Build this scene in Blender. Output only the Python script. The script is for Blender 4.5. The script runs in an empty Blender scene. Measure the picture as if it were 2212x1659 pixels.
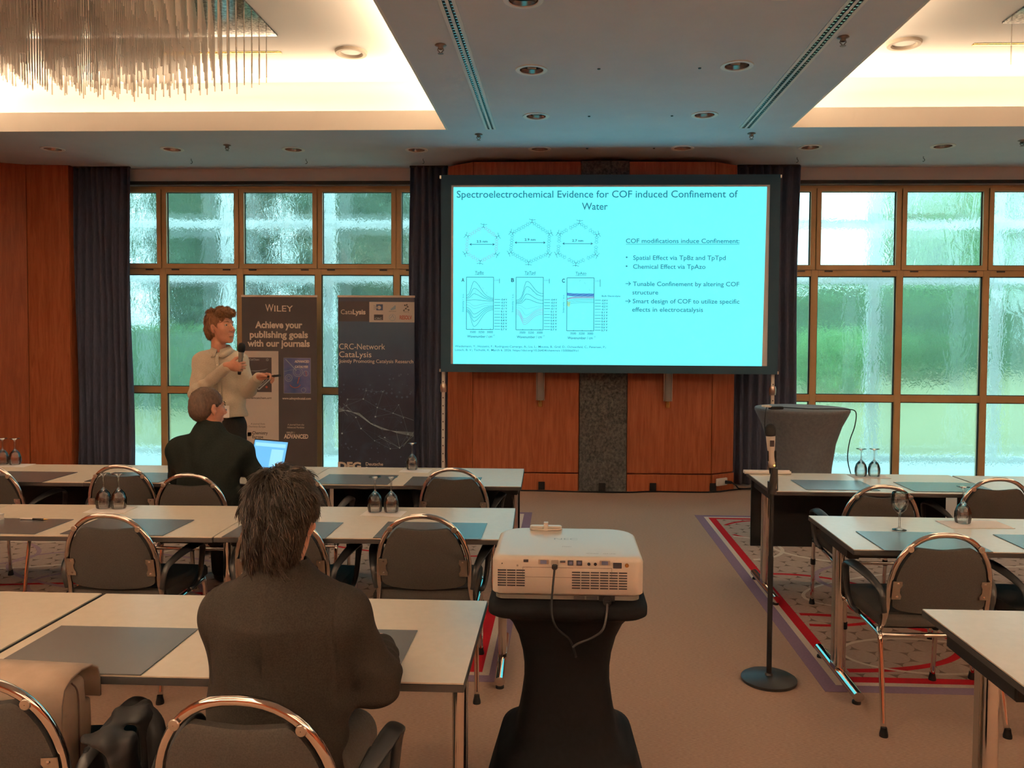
import bpy, bmesh, math, random
import numpy as np
from mathutils import Vector, Matrix, Euler
random.seed(7)
SC = bpy.context.scene
COL = SC.collection

# ---------------- camera, world, lights, exposure ----------------
cam_data = bpy.data.cameras.new('camera')
cam = bpy.data.objects.new('camera', cam_data); COL.objects.link(cam)
FPX = 1750.0
yaw, pitch, roll = math.atan(71 / FPX), math.atan(61 / FPX), 0.006
fw = Vector((-math.sin(yaw) * math.cos(pitch), math.cos(yaw) * math.cos(pitch), -math.sin(pitch)))
rt = Vector((math.cos(yaw), math.sin(yaw), 0)); up = rt.cross(fw)
rt2 = rt * math.cos(roll) + up * math.sin(roll); up2 = -rt * math.sin(roll) + up * math.cos(roll)
M3 = Matrix((rt2, up2, -fw)).transposed()
cam.matrix_world = Matrix.Translation((0, 0, 1.69)) @ M3.to_4x4()
cam_data.sensor_width = 36; cam_data.sensor_fit = 'HORIZONTAL'
cam_data.lens = FPX * 36 / 2212
cam_data.shift_x = -(1144 - 1106) / 2212
cam_data.shift_y = -(829.5 - 789) / 2212
cam_data.clip_start = 0.05; cam_data.clip_end = 300
SC.camera = cam

world = bpy.data.worlds.new('overcast_sky'); SC.world = world; world.use_nodes = True
bg = world.node_tree.nodes['Background']
bg.inputs['Color'].default_value = (0.64, 0.93, 1.0, 1); bg.inputs['Strength'].default_value = 2.05

SC.view_settings.view_transform = 'Standard'; SC.view_settings.look = 'None'
SC.view_settings.exposure = 0.80; SC.view_settings.gamma = 1.0
SC.view_settings.use_curve_mapping = False
SC.cycles.max_bounces = 10; SC.cycles.diffuse_bounces = 5; SC.cycles.glossy_bounces = 4
SC.cycles.transmission_bounces = 8; SC.cycles.transparent_max_bounces = 12
SC.cycles.caustics_reflective = False; SC.cycles.caustics_refractive = True
SC.cycles.sample_clamp_indirect = 4.0
SC.cycles.use_denoising = True

WARM = (1.0, 0.71, 0.46)
COVES = [(-5.9, -1.10, 2.9, 7.73), (2.09, 6.9, 2.9, 7.70), (-5.9, -1.10, -3.6, 1.5), (2.09, 6.9, -3.6, 1.5)]  # last two: unseen coves added behind the camera for light
CEIL = 3.65; RAISED = 4.19
def area_light(name, loc, rot, sx, sy, power, color):
    l = bpy.data.lights.new(name, 'AREA'); l.shape = 'RECTANGLE'; l.size = sx; l.size_y = sy
    l.energy = power; l.color = color
    o = bpy.data.objects.new(name, l); COL.objects.link(o); o.location = loc; o.rotation_euler = rot
    return o
for (x0, x1, y0, y1) in COVES:          # fluorescent strips on the cove ledges, shining up; rear ones are added fill
    P = 38.0 if y0 > 0 else 350.0  # rear strips are unseen and much stronger, added as warm room fill
    cx, cy = (x0 + x1) / 2, (y0 + y1) / 2
    tl = math.radians(50)               # strips tilted inwards, towards the raised ceiling
    for (lx, ly, sx, sy, ax, s_) in ((cx, y1 + .06, x1 - x0, .05, 'X', -1), (cx, y0 - .06, x1 - x0, .05, 'X', 1),
                                     (x0 - .06, cy, .05, y1 - y0, 'Y', -1), (x1 + .06, cy, .05, y1 - y0, 'Y', 1)):
        o = area_light('cove_and_fill_light', (lx, ly, 3.80), (0, 0, 0), sx, sy, P, WARM)
        o.rotation_euler = (math.pi + s_ * -tl, 0, 0) if ax == 'X' else (0, math.pi + s_ * -tl, 0)

# ---------------- materials ----------------
def lin(c):
    if isinstance(c, str):
        c = tuple(int(c[i:i + 2], 16) / 255 for i in (1, 3, 5))
        c = tuple(v / 12.92 if v <= .04045 else ((v + .055) / 1.055) ** 2.4 for v in c)
    return (c[0], c[1], c[2], 1)
def mat(name, color, rough=.6, metal=0, spec=.5, emit=None, emit_s=0, trans=0, ior=1.45, alpha=1, sheen=0, coat=0):
    m = bpy.data.materials.new(name); m.use_nodes = True
    b = m.node_tree.nodes['Principled BSDF']
    b.inputs['Base Color'].default_value = lin(color); b.inputs['Roughness'].default_value = rough
    b.inputs['Metallic'].default_value = metal; b.inputs['Specular IOR Level'].default_value = spec
    b.inputs['Transmission Weight'].default_value = trans; b.inputs['IOR'].default_value = ior
    b.inputs['Alpha'].default_value = alpha; b.inputs['Sheen Weight'].default_value = sheen
    b.inputs['Coat Weight'].default_value = coat
    if emit: b.inputs['Emission Color'].default_value = lin(emit); b.inputs['Emission Strength'].default_value = emit_s
    return m
def N(m, typ, **kw):
    n = m.node_tree.nodes.new(typ)
    for k, v in kw.items():
        if k in n.inputs: n.inputs[k].default_value = v
        else: setattr(n, k, v)
    return n
def L(m, a, b): m.node_tree.links.new(a, b)
def coords(m, scale=(1, 1, 1)):
    tc = N(m, 'ShaderNodeTexCoord'); mp = N(m, 'ShaderNodeMapping'); mp.inputs['Scale'].default_value = scale
    L(m, tc.outputs['Object'], mp.inputs['Vector']); return mp.outputs['Vector']
def noisy(m, c1, c2, scale=(1, 1, 1), nscale=5, detail=4, bump=0, bdist=.002, rough=.6, dist=0, lo=.35, hi=.65):
    """base colour runs between c1 and c2 by noise; same noise drives a fine bump"""
    b = m.node_tree.nodes['Principled BSDF']; v = coords(m, scale)
    n = N(m, 'ShaderNodeTexNoise', Scale=nscale, Detail=detail, Roughness=rough, Distortion=dist)
    L(m, v, n.inputs['Vector'])
    r = N(m, 'ShaderNodeValToRGB'); r.color_ramp.elements[0].position = lo; r.color_ramp.elements[1].position = hi
    r.color_ramp.elements[0].color = lin(c1); r.color_ramp.elements[1].color = lin(c2)
    L(m, n.outputs['Fac'], r.inputs['Fac']); L(m, r.outputs['Color'], b.inputs['Base Color'])
    if bump:
        bp = N(m, 'ShaderNodeBump', Strength=bump, Distance=bdist)
        L(m, n.outputs['Fac'], bp.inputs['Height']); L(m, bp.outputs['Normal'], b.inputs['Normal'])
    return m

MT = {}
MT['ceiling'] = noisy(mat('ceiling_paint', (.5, .5, .5), .9), (.62, .655, .70), (.65, .685, .73), nscale=3)
MT['cove'] = mat('cove_paint', (.80, .77, .72), .85)
MT['carpet'] = noisy(mat('carpet_pile', (.3, .2, .15), .95, spec=.1, sheen=.1), (.29, .185, .135), (.40, .27, .205), scale=(9, 55, 9), nscale=6, detail=7, bump=.5, bdist=.004)
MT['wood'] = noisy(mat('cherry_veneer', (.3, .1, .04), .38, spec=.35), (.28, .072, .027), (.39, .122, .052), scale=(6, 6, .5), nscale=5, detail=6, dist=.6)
MT['wood_shaded'] = noisy(mat('cherry_veneer_shaded', (.3, .1, .04), .42, spec=.3), (.24, .055, .018), (.33, .09, .032), scale=(6, 6, .5), nscale=5, detail=6, dist=.6)  # shaded copy of the cherry veneer, its shade put into the colour
MT['stone'] = noisy(mat('rough_granite', (.1, .1, .1), .7, spec=.4), (.035, .037, .04), (.16, .16, .155), scale=(1, 1, .8), nscale=38, detail=8, bump=1.0, bdist=.02, rough=.7)
MT['curtain'] = noisy(mat('curtain_velvet', (.02, .03, .06), .95, spec=.1, sheen=.15), (.050, .056, .090), (.075, .083, .130), scale=(20, 20, 2), nscale=8)  # blue tint takes in the glare around the lit screen
MT['frame'] = noisy(mat('window_frame_bronze', (.5, .3, .1), .42, metal=.15, spec=.5), (.43, .285, .13), (.50, .34, .17), nscale=2)
MT['gasket'] = mat('black_gasket', (.02, .02, .02), .7)
MT['lintel'] = mat('lintel_paint', (.62, .61, .62), .9)
MT['black'] = mat('matte_black', (.008, .008, .009), .65, spec=.3)
MT['blackplastic'] = mat('black_plastic', (.018, .019, .021), .42)
MT['chrome'] = mat('chrome', (.78, .74, .70), .09, metal=1)
MT['steel'] = mat('brushed_steel', (.55, .52, .48), .28, metal=1)
MT['white'] = mat('white_paint', (.78, .76, .72), .5)
MT['brass'] = mat('brass', (.72, .45, .14), .25, metal=1)
MT['laminate'] = noisy(mat('table_laminate', (.7, .65, .58), .27, spec=.5), (.77, .69, .57), (.80, .72, .60), nscale=30)
MT['edge'] = mat('table_edge', (.03, .028, .028), .45)
MT['pad'] = mat('desk_pad', (.105, .10, .10), .27, spec=.6)
MT['chairfab'] = noisy(mat('chair_fabric', (.06, .055, .05), .9, spec=.15), (.036, .032, .029), (.050, .045, .041), nscale=220, bump=.3, bdist=.001)
MT['paper'] = mat('paper', (.8, .76, .74), .7)
MT['emerald'] = mat('rubber', (.02, .02, .02), .8)

def glass_mat():
    m = bpy.data.materials.new('rippled_wet_glass'); m.use_nodes = True
    nt = m.node_tree; nt.nodes.clear()
    out = N(m, 'ShaderNodeOutputMaterial')
    g = N(m, 'ShaderNodeBsdfGlass', Roughness=.03, IOR=1.38); g.inputs['Color'].default_value = (.86, 1, .99, 1)
    t = N(m, 'ShaderNodeBsdfTransparent'); t.inputs['Color'].default_value = (.86, 1, .99, 1)
    mx = N(m, 'ShaderNodeMixShader')
    v = coords(m, (1, 1, .42))
    n1 = N(m, 'ShaderNodeTexNoise', Scale=9.0, Detail=2.5, Distortion=1.6); L(m, v, n1.inputs['Vector'])
    v2 = coords(m, (1, 1, .8))
    n2 = N(m, 'ShaderNodeTexNoise', Scale=30.0, Detail=2, Distortion=.8); L(m, v2, n2.inputs['Vector'])
    ma = N(m, 'ShaderNodeMath', operation='MULTIPLY_ADD'); L(m, n2.outputs['Fac'], ma.inputs[0]); ma.inputs[1].default_value = .3; L(m, n1.outputs['Fac'], ma.inputs[2])
    bp = N(m, 'ShaderNodeBump', Strength=.26, Distance=.02); L(m, ma.outputs[0], bp.inputs['Height'])
    L(m, bp.outputs['Normal'], g.inputs['Normal'])
    mx.inputs[0].default_value = .18
    L(m, g.outputs[0], mx.inputs[1]); L(m, t.outputs[0], mx.inputs[2])
    tl_ = N(m, 'ShaderNodeBsdfTranslucent'); tl_.inputs['Color'].default_value = (.62, .80, .82, 1)     # light scattered in the wet film
    m2_ = N(m, 'ShaderNodeMixShader'); m2_.inputs[0].default_value = .045; L(m, mx.outputs[0], m2_.inputs[1]); L(m, tl_.outputs[0], m2_.inputs[2]); L(m, m2_.outputs[0], out.inputs['Surface'])
    return m
MT['glass'] = glass_mat()
def clear_glass():
    m = bpy.data.materials.new('clear_glass'); m.use_nodes = True
    m.node_tree.nodes.clear(); out = N(m, 'ShaderNodeOutputMaterial')
    g = N(m, 'ShaderNodeBsdfGlass', Roughness=.02, IOR=1.30); g.inputs['Color'].default_value = (.99, .99, .98, 1)
    t = N(m, 'ShaderNodeBsdfTransparent'); t.inputs['Color'].default_value = (.97, .97, .97, 1)
    gl = N(m, 'ShaderNodeBsdfGlossy', Roughness=.04); fr = N(m, 'ShaderNodeFresnel', IOR=1.55)
    mx = N(m, 'ShaderNodeMixShader'); mx.inputs[0].default_value = .76
    L(m, g.outputs[0], mx.inputs[1]); L(m, t.outputs[0], mx.inputs[2])
    m3 = N(m, 'ShaderNodeMixShader'); L(m, fr.outputs[0], m3.inputs[0]); L(m, mx.outputs[0], m3.inputs[1]); L(m, gl.outputs[0], m3.inputs[2]); L(m, m3.outputs[0], out.inputs['Surface'])
    return m
MT['clear'] = clear_glass()

# ---------------- mesh helpers ----------------
class MB:
    def __init__(s): s.v = []; s.f = []
    def add(s, vs, fs):
        k = len(s.v); s.v += [tuple(p) for p in vs]; s.f += [tuple(i + k for i in f) for f in fs]; return s
    def box(s, x0, x1, y0, y1, z0, z1):
        return s.add([(x0, y0, z0), (x1, y0, z0), (x1, y1, z0), (x0, y1, z0), (x0, y0, z1), (x1, y0, z1), (x1, y1, z1), (x0, y1, z1)],
                     [(0, 3, 2, 1), (4, 5, 6, 7), (0, 1, 5, 4), (1, 2, 6, 5), (2, 3, 7, 6), (3, 0, 4, 7)])
    def quad(s, a, b, c, d): return s.add([a, b, c, d], [(0, 1, 2, 3)])
    def prism(s, pts, z0, z1):
        n = len(pts)
        return s.add([(p[0], p[1], z0) for p in pts] + [(p[0], p[1], z1) for p in pts],
                     [tuple(range(n - 1, -1, -1)), tuple(range(n, 2 * n))] + [(i, (i + 1) % n, n + (i + 1) % n, n + i) for i in range(n)])
    def prism_y(s, pts, y0, y1):
        """outline in x,z extruded along y"""
        n = len(pts)
        return s.add([(p[0], y0, p[1]) for p in pts] + [(p[0], y1, p[1]) for p in pts],
                     [tuple(range(n)), tuple(range(2 * n - 1, n - 1, -1))] + [(i, n + i, n + (i + 1) % n, (i + 1) % n) for i in range(n)])
    def tube(s, pts, r, seg=10, closed=False, flat=None, upv=(0, 0, 1), caps=True):
        """sweep along pts; r number or list; flat=(a,b) gives elliptical half-sizes (side, up)"""
        P = [Vector(p) for p in pts]; n = len(P); R = r if isinstance(r, (list, tuple)) else [r] * n
        base = len(s.v); prevu = None
        for i, p in enumerate(P):
            a = P[(i - 1) % n] if (closed or i) else P[0]; b = P[(i + 1) % n] if (closed or i < n - 1) else P[-1]
            t = (b - a).normalized()
            if prevu is None:
                u0 = Vector(upv)
                if abs(u0.dot(t)) > .95: u0 = Vector((1, 0, 0)) if abs(t.x) < .9 else Vector((0, 1, 0))
            else: u0 = prevu
            side = t.cross(u0).normalized(); uu = side.cross(t).normalized(); prevu = uu
            for k in range(seg):
                an = 2 * math.pi * k / seg; ca, sa = math.cos(an), math.sin(an)
                if flat: fa, fb = flat if not isinstance(flat, list) else flat[i]
                else: fa = fb = R[i]
                q = p + side * ca * fa + uu * sa * fb; s.v.append((q.x, q.y, q.z))
        m = n if closed else n - 1
        for i in range(m):
            for k in range(seg):
                a0 = base + i * seg + k; a1 = base + i * seg + (k + 1) % seg
                b0 = base + ((i + 1) % n) * seg + k; b1 = base + ((i + 1) % n) * seg + (k + 1) % seg
                s.f.append((a0, a1, b1, b0))
        if not closed and caps:
            s.f.append(tuple(base + k for k in range(seg - 1, -1, -1))); s.f.append(tuple(base + (n - 1) * seg + k for k in range(seg)))
        return s
    def cyl(s, c, r, h, seg=20, r2=None): 
        x, y, z = c; return s.lathe([(r, z), (r2 if r2 is not None else r, z + h)], (x, y), seg, True)
    def lathe(s, prof, xy=(0, 0), seg=24, caps=True):
        base = len(s.v); n = len(prof)
        for (r, z) in prof:
            for k in range(seg):
                a = 2 * math.pi * k / seg; s.v.append((xy[0] + r * math.cos(a), xy[1] + r * math.sin(a), z))
        for i in range(n - 1):
            for k in range(seg):
                k1 = (k + 1) % seg
                s.f.append((base + i * seg + k, base + i * seg + k1, base + (i + 1) * seg + k1, base + (i + 1) * seg + k))
        if caps:
            if prof[0][0] > 1e-5: s.f.append(tuple(base + k for k in range(seg - 1, -1, -1)))
            if prof[-1][0] > 1e-5: s.f.append(tuple(base + (n - 1) * seg + k for k in range(seg)))
        return s
    def xf(s, M):
        s.v = [tuple(M @ Vector(p)) for p in s.v]; return s
    def mesh(s, name, bevel=0, bseg=2, smooth=False, weld=False):
        me = bpy.data.meshes.new(name); me.from_pydata(s.v, [], s.f); me.update()
        if bevel or weld:
            bm = bmesh.new(); bm.from_mesh(me)
            if weld: bmesh.ops.remove_doubles(bm, verts=bm.verts, dist=1e-5)
            if bevel:
                bmesh.ops.recalc_face_normals(bm, faces=bm.faces)
                es = [e for e in bm.edges if len(e.link_faces) == 2 and e.calc_face_angle(0) > .6]
                bmesh.ops.bevel(bm, geom=es, offset=bevel, segments=bseg, affect='EDGES', clamp_overlap=True)
            bm.to_mesh(me); bm.free()
        if smooth:
            me.polygons.foreach_set('use_smooth', [True] * len(me.polygons))
            if smooth != 'all':
                try: me.set_sharp_from_angle(angle=math.radians(50))
                except Exception: pass
        return me
def tag(o, label=None, cat=None, group=None, kind=None):
    for k, v in (('label', label), ('category', cat), ('group', group), ('kind', kind)):
        if v: o[k] = v
    return o
def obj(name, mb, m, parent=None, bevel=0, smooth=False, bseg=2, weld=False):
    me = mb.mesh(name, bevel, bseg, smooth, weld) if isinstance(mb, MB) else mb
    o = bpy.data.objects.new(name, me); COL.objects.link(o)
    if m is not None:
        me.materials.clear(); me.materials.append(MT[m] if isinstance(m, str) else m)
    if parent is not None: o.parent = parent
    return o
def empty(name, loc=(0, 0, 0), rz=0, **kw):
    o = bpy.data.objects.new(name, None); COL.objects.link(o); o.location = loc; o.rotation_euler = (0, 0, rz)
    o.empty_display_size = .1
    return tag(o, **kw)
def copy_tree(o, parent=None):
    c = o.copy(); COL.objects.link(c)
    if parent is not None: c.parent = parent
    for ch in KIDS.get(o.name, []): copy_tree(ch, c)
    return c
KIDS = {}
def note_kids(o):
    for q in list(COL.objects):
        if q.parent is o: KIDS.setdefault(o.name, []).append(q); note_kids(q)
def struct(name, mb, m, parent=None, **kw):
    o = obj(name, mb, m, parent, **kw); o['kind'] = 'structure'; return o
def bez(p0, p1, p2, p3, n=8):
    out = []
    for i in range(n + 1):
        t = i / n; a = (1 - t) ** 3; b = 3 * t * (1 - t) ** 2; c = 3 * t * t * (1 - t); d = t ** 3
        out.append(tuple(a * p0[j] + b * p1[j] + c * p2[j] + d * p3[j] for j in range(len(p0))))
    return out
def catmull(pts, n=6, closed=False):
    P = [Vector(p) for p in pts]; out = []; m = len(P)
    for i in range(m if closed else m - 1):
        if closed: a, b, c, d = P[(i - 1) % m], P[i], P[(i + 1) % m], P[(i + 2) % m]
        else: a, b, c, d = P[max(i - 1, 0)], P[i], P[i + 1], P[min(i + 2, m - 1)]
        for k in range(n):
            t = k / n
            out.append(tuple(.5 * (2 * b + (c - a) * t + (2 * a - 5 * b + 4 * c - d) * t * t + (3 * b - a - 3 * c + d) * t ** 3)))
    if not closed: out.append(tuple(P[-1]))
    return out
def text_mesh(body, bold=0.0, track=1.0, shear=0):
    c = bpy.data.curves.new('txt', 'FONT'); c.body = body; c.size = 1; c.offset = bold; c.space_character = track; c.shear = shear
    c.resolution_u = 3
    o = bpy.data.objects.new('txt', c); COL.objects.link(o)
    dg = bpy.context.evaluated_depsgraph_get(); me = bpy.data.meshes.new_from_object(o.evaluated_get(dg))
    bpy.data.objects.remove(o); bpy.data.curves.remove(c)
    return me
def text(body, x0, x1, zb, m, parent, Y, hx=None, bold=0, align='L', name='lettering', track=1.0, rot=0, shear=0, box=None):
    """lettering on a board facing -Y: spans x0..x1, baseline zb; hx = cap height (scales z), default keeps proportion"""
    me = text_mesh(body, bold, track, shear); n = len(me.vertices)
    if n == 0: return None
    co = np.empty(n * 3); me.vertices.foreach_get('co', co); co = co.reshape(-1, 3)
    w = co[:, 0].max() - co[:, 0].min(); sx = (x1 - x0) / w; sz = sx if hx is None else hx / .70
    X = (co[:, 0] - co[:, 0].min()) * sx; Z = co[:, 1] * sz
    if rot: ca, sa = math.cos(rot), math.sin(rot); X, Z = X * ca - Z * sa, X * sa + Z * ca
    out = np.stack([x0 + X, np.full(n, Y), zb + Z], 1)
    me.vertices.foreach_set('co', out.ravel().astype(np.float32)); me.update()
    return obj(name, me, m, parent)
def rebase(root):
    """children were built in world coordinates: move their vertices into the root's frame"""
    l = root.location; T = Matrix.Translation(-l); seen = set()
    def go(o):
        for q in list(COL.objects):
            if q.parent is o:
                if q.type == 'MESH' and q.data.name not in seen: q.data.transform(T); seen.add(q.data.name)
                go(q)
    go(root); return root

# ---------------- room shell ----------------
X0, X1, Y0, Y1 = -6.9, 7.9, -4.4, 9.45
floor = struct('floor', MB().box(X0, X1, Y0, 9.75, -.06, 0), 'carpet')
# ceiling slab with raised coves, the rear two added for light
xs = sorted({X0, X1} | {c[0] for c in COVES} | {c[1] for c in COVES})
cm = MB()
cells = set()
def in_cove(x, y): return any(c[0] < x < c[1] and c[2] < y < c[3] for c in COVES)
ys = sorted({Y0, Y1 + .35} | {c[2] for c in COVES} | {c[3] for c in COVES})
for i in range(len(xs) - 1):
    for j in range(len(ys) - 1):
        if not in_cove((xs[i] + xs[i + 1]) / 2, (ys[j] + ys[j + 1]) / 2):
            cells.add((i, j))
def vid(i, j, k): return (i * len(ys) + j) * 2 + k
cm.v = [(x, y, z) for x in xs for y in ys for z in (CEIL, CEIL + .04)]
for (i, j) in cells:
    cm.f.append((vid(i, j, 0), vid(i, j + 1, 0), vid(i + 1, j + 1, 0), vid(i + 1, j, 0)))
    cm.f.append((vid(i, j, 1), vid(i + 1, j, 1), vid(i + 1, j + 1, 1), vid(i, j + 1, 1)))
    for (di, dj, a, b) in ((-1, 0, (i, j + 1), (i, j)), (1, 0, (i + 1, j), (i + 1, j + 1)), (0, -1, (i, j), (i + 1, j)), (0, 1, (i + 1, j + 1), (i, j + 1))):
        if (i + di, j + dj) not in cells: cm.f.append((vid(*a, 0), vid(*b, 0), vid(*b, 1), vid(*a, 1)))
ceiling = struct('ceiling', cm, 'ceiling')
DLPOS = [(-.243, 4.78), (-.243, 6.015), (-.250, 7.263), (-.253, 8.52), (1.222, 8.50), (1.231, 7.245), (1.239, 5.957), (1.24, 4.70),
         (2.518, 8.48), (3.839, 8.45), (5.15, 8.45), (-1.55, 8.54), (-2.849, 8.50), (-4.137, 8.47), (-5.413, 8.445)]
cut = MB()
for (x, y) in DLPOS: cut.lathe([(.0925, CEIL - .05), (.0925, CEIL + .1)], (x, y), 32)
co = obj('cutter', cut, None); bo = ceiling.modifiers.new('holes', 'BOOLEAN'); bo.object = co; bo.operation = 'DIFFERENCE'; bo.solver = 'EXACT'
dgc = bpy.context.evaluated_depsgraph_get(); dgc.update()
nm = bpy.data.meshes.new_from_object(ceiling.evaluated_get(dgc)); ceiling.modifiers.clear(); ceiling.data = nm
bpy.data.objects.remove(co)
for (x0, x1, y0, y1) in COVES:
    b = MB(); t = .02; zt = CEIL + .18          # lip that hides the strips
    b.box(x0, x1, y1 - t, y1, CEIL - .001, zt).box(x0, x1, y0, y0 + t, CEIL - .001, zt)
    b.box(x0, x0 + t, y0 + t, y1 - t, CEIL - .001, zt).box(x1 - t, x1, y0 + t, y1 - t, CEIL - .001, zt)
    obj('cove_lip', b, 'cove', ceiling)
    g = .27; b = MB(); z = CEIL + .10
    t = 0; b.box(x0 - g, x1 + g, y1 + t, y1 + g, z, z + .02).box(x0 - g, x1 + g, y0 - g, y0 - t, z, z + .02)
    b.box(x0 - g, x0 - t, y0 - t, y1 + t, z, z + .02).box(x1 + t, x1 + g, y0 - t, y1 + t, z, z + .02)
    obj('cove_ledge', b, 'cove', ceiling)
    b = MB()
    b.box(x0 - g - .02, x1 + g + .02, y1 + g, y1 + g + .02, z, RAISED).box(x0 - g - .02, x1 + g + .02, y0 - g - .02, y0 - g, z, RAISED)
    b.box(x0 - g - .02, x0 - g, y0 - g, y1 + g, z, RAISED).box(x1 + g, x1 + g + .02, y0 - g, y1 + g, z, RAISED)
    obj('cove_wall', b, 'cove', ceiling)
    obj('raised_ceiling', MB().box(x0 - g - .02, x1 + g + .02, y0 - g - .02, y1 + g + .02, RAISED, RAISED + .04), 'cove', ceiling)
struct('wall_left', MB().box(X0 - .1, X0, Y0, 9.75, 0, CEIL + .04), 'wood_shaded')
struct('wall_right', MB().box(X1, X1 + .1, Y0, 9.75, 0, CEIL + .04), 'wood')
struct('wall_back', MB().box(X0, X1, Y0 - .1, Y0, 0, CEIL + .04), 'wood')
# front wall: lintel over the windows, solid middle behind the bay, wooden pier at the left
wf = struct('wall_front', MB().box(-5.3, 7.9, 9.47, 9.70, 3.47, CEIL).box(-1.40, 2.30, 9.50, 9.70, 0, 3.47).box(6.75, 7.9, 9.5, 9.7, 0, 3.47), 'lintel')
obj('lintel_rail', MB().box(-5.3, -1.5, 9.44, 9.47, 3.462, 3.50).box(2.5, 6.8, 9.44, 9.47, 3.462, 3.50), 'gasket', wf)
pier = struct('wall_pier', MB().prism([(-6.9, 8.9), (-6.22, 9.22), (-5.74, 9.26), (-5.74, 9.75), (-6.9, 9.75)], 0, CEIL), 'wood_shaded')
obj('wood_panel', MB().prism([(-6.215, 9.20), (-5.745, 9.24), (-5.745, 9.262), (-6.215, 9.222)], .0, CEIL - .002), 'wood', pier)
obj('wood_panel', MB().prism([(-6.9, 8.875), (-6.222, 9.195), (-6.222, 9.217), (-6.9, 8.9)], .0, CEIL - .002), 'wood_shaded', pier)  # darker veneer carries the shade of the angled pier side
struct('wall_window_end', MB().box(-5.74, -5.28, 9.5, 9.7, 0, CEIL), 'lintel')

# bay behind the screen: cherry panels, granite column, plinth
bay = struct('wall_bay', MB().prism([(-1.30, 9.16), (-.99, 8.95), (1.64, 8.99), (1.92, 9.18), (1.92, 9.5), (-1.30, 9.5)], 0.0, 3.60), 'wood_shaded')
PA = [(-1.30, 9.13), (-.99, 8.92), (-.42, 8.90), (.185, 8.895)]
def panel(a, b, z0, z1, m, proud=.0, th=.03, name='wood_panel', bevel=.002):
    d = Vector((b[0] - a[0], b[1] - a[1])).normalized(); nrm = Vector((d.y, -d.x))
    q = [(a[0] + d.x * .002 + nrm.x * proud, a[1] + d.y * .002 + nrm.y * proud), (b[0] - d.x * .002 + nrm.x * proud, b[1] - d.y * .002 + nrm.y * proud)]
    q += [(q[1][0] - nrm.x * th, q[1][1] - nrm.y * th), (q[0][0] - nrm.x * th, q[0][1] - nrm.y * th)]
    return obj(name, MB().prism(q, z0, z1), m, bay, bevel=bevel)
for a, b in (((-1.30, 9.12), (-.99, 8.90)), ((-.985, 8.90), (.185, 8.89)), ((.712, 8.905), (1.64, 8.93)), ((1.645, 8.93), (1.92, 9.12))):
    panel(a, b, .20, 3.60, 'wood'); panel(a, b, .0, .188, 'wood', proud=.012, name='plinth')
obj('granite_column', MB().box(.19, .707, 8.86, 9.0, 0, 3.60), 'stone', bay, bevel=.004)

# ---------------- windows ----------------
def window(name, x0, x1, mull, z_tr, z_lo, top=3.46):
    """mull: centre x of each mullion; upper row has hinged sashes"""
    root = struct(name, MB().box(x0, x1, 9.56, 9.64, top - .03, top), 'frame')
    yA, yB = 9.555, 9.645
    edges = [x0] + mull + [x1]
    for x in mull + [x0 + .03, x1 - .03]:
        obj('mullion', MB().box(x - .038, x + .038, yA, yB, 0, top - .03), 'frame', root, bevel=.004)
    for k in range(len(edges) - 1):
        a = edges[k] + (.038 if k else .068); b = edges[k + 1] - (.038 if k < len(edges) - 2 else .068)
        obj('transom', MB().box(a, b, yA, yB, z_tr - .04, z_tr + .03), 'frame', root, bevel=.003)
        obj('transom', MB().box(a, b, yA, yB, z_lo - .04, z_lo + .04), 'frame', root, bevel=.003)
        obj('sill', MB().box(a, b, yA, yB, 0, .06), 'frame', root, bevel=.003)
        # hinged sash of the upper light, proud of the frame
        s0, s1 = z_tr + .032, top - .035; w = .052
        m = MB().box(a - .03, b + .03, 9.535, 9.60, s0, s0 + w).box(a - .03, b + .03, 9.535, 9.60, s1 - w * .7, s1)
        m.box(a - .03, a - .03 + w, 9.535, 9.60, s0 + w, s1 - w * .7).box(b + .03 - w, b + .03, 9.535, 9.60, s0 + w, s1 - w * .7)
        sash = obj('sash', m, 'frame', root)
        obj('pane', MB().box(a - .03 + w, b + .03 - w, 9.588, 9.596, s0 + w, s1 - w * .7), 'glass', sash)
        ga = MB(); A, B, C_, D = a - .03 + w, b + .03 - w, s0 + w, s1 - w * .7
        ga.box(A, A + .006, 9.57, 9.585, C_, D).box(B - .008, B, 9.57, 9.585, C_, D).box(A, B, 9.57, 9.585, C_, C_ + .008).box(A, B, 9.57, 9.585, D - .006, D)
        obj('gasket', ga, 'gasket', sash)
        hg = MB()
        for hx in (a + .12, b - .12): hg.box(hx - .045, hx + .045, 9.545, 9.556, z_tr + .008, z_tr + .024)
        obj('hinge', hg, 'edge', root)
        for zz0, zz1 in ((z_lo + .04, z_tr - .04), (.06, z_lo - .04)):
            p = obj('pane', MB().box(a, b, 9.596, 9.604, zz0, zz1), 'glass', root)
            ga = MB(); ga.box(a, a + .008, 9.575, 9.595, zz0, zz1).box(b - .01, b, 9.575, 9.595, zz0, zz1).box(a, b, 9.575, 9.595, zz1 - .01, zz1).box(a, b, 9.575, 9.595, zz0, zz0 + .008)
            obj('gasket', ga, 'gasket', root)
    return root
window('window_1', -5.75, -1.40, [-4.795, -3.857, -2.912, -1.97], 2.455, 1.03)
window('window_2', 2.3, 6.8, [2.915, 3.888, 4.866, 5.84], 2.455, 1.00)

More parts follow.
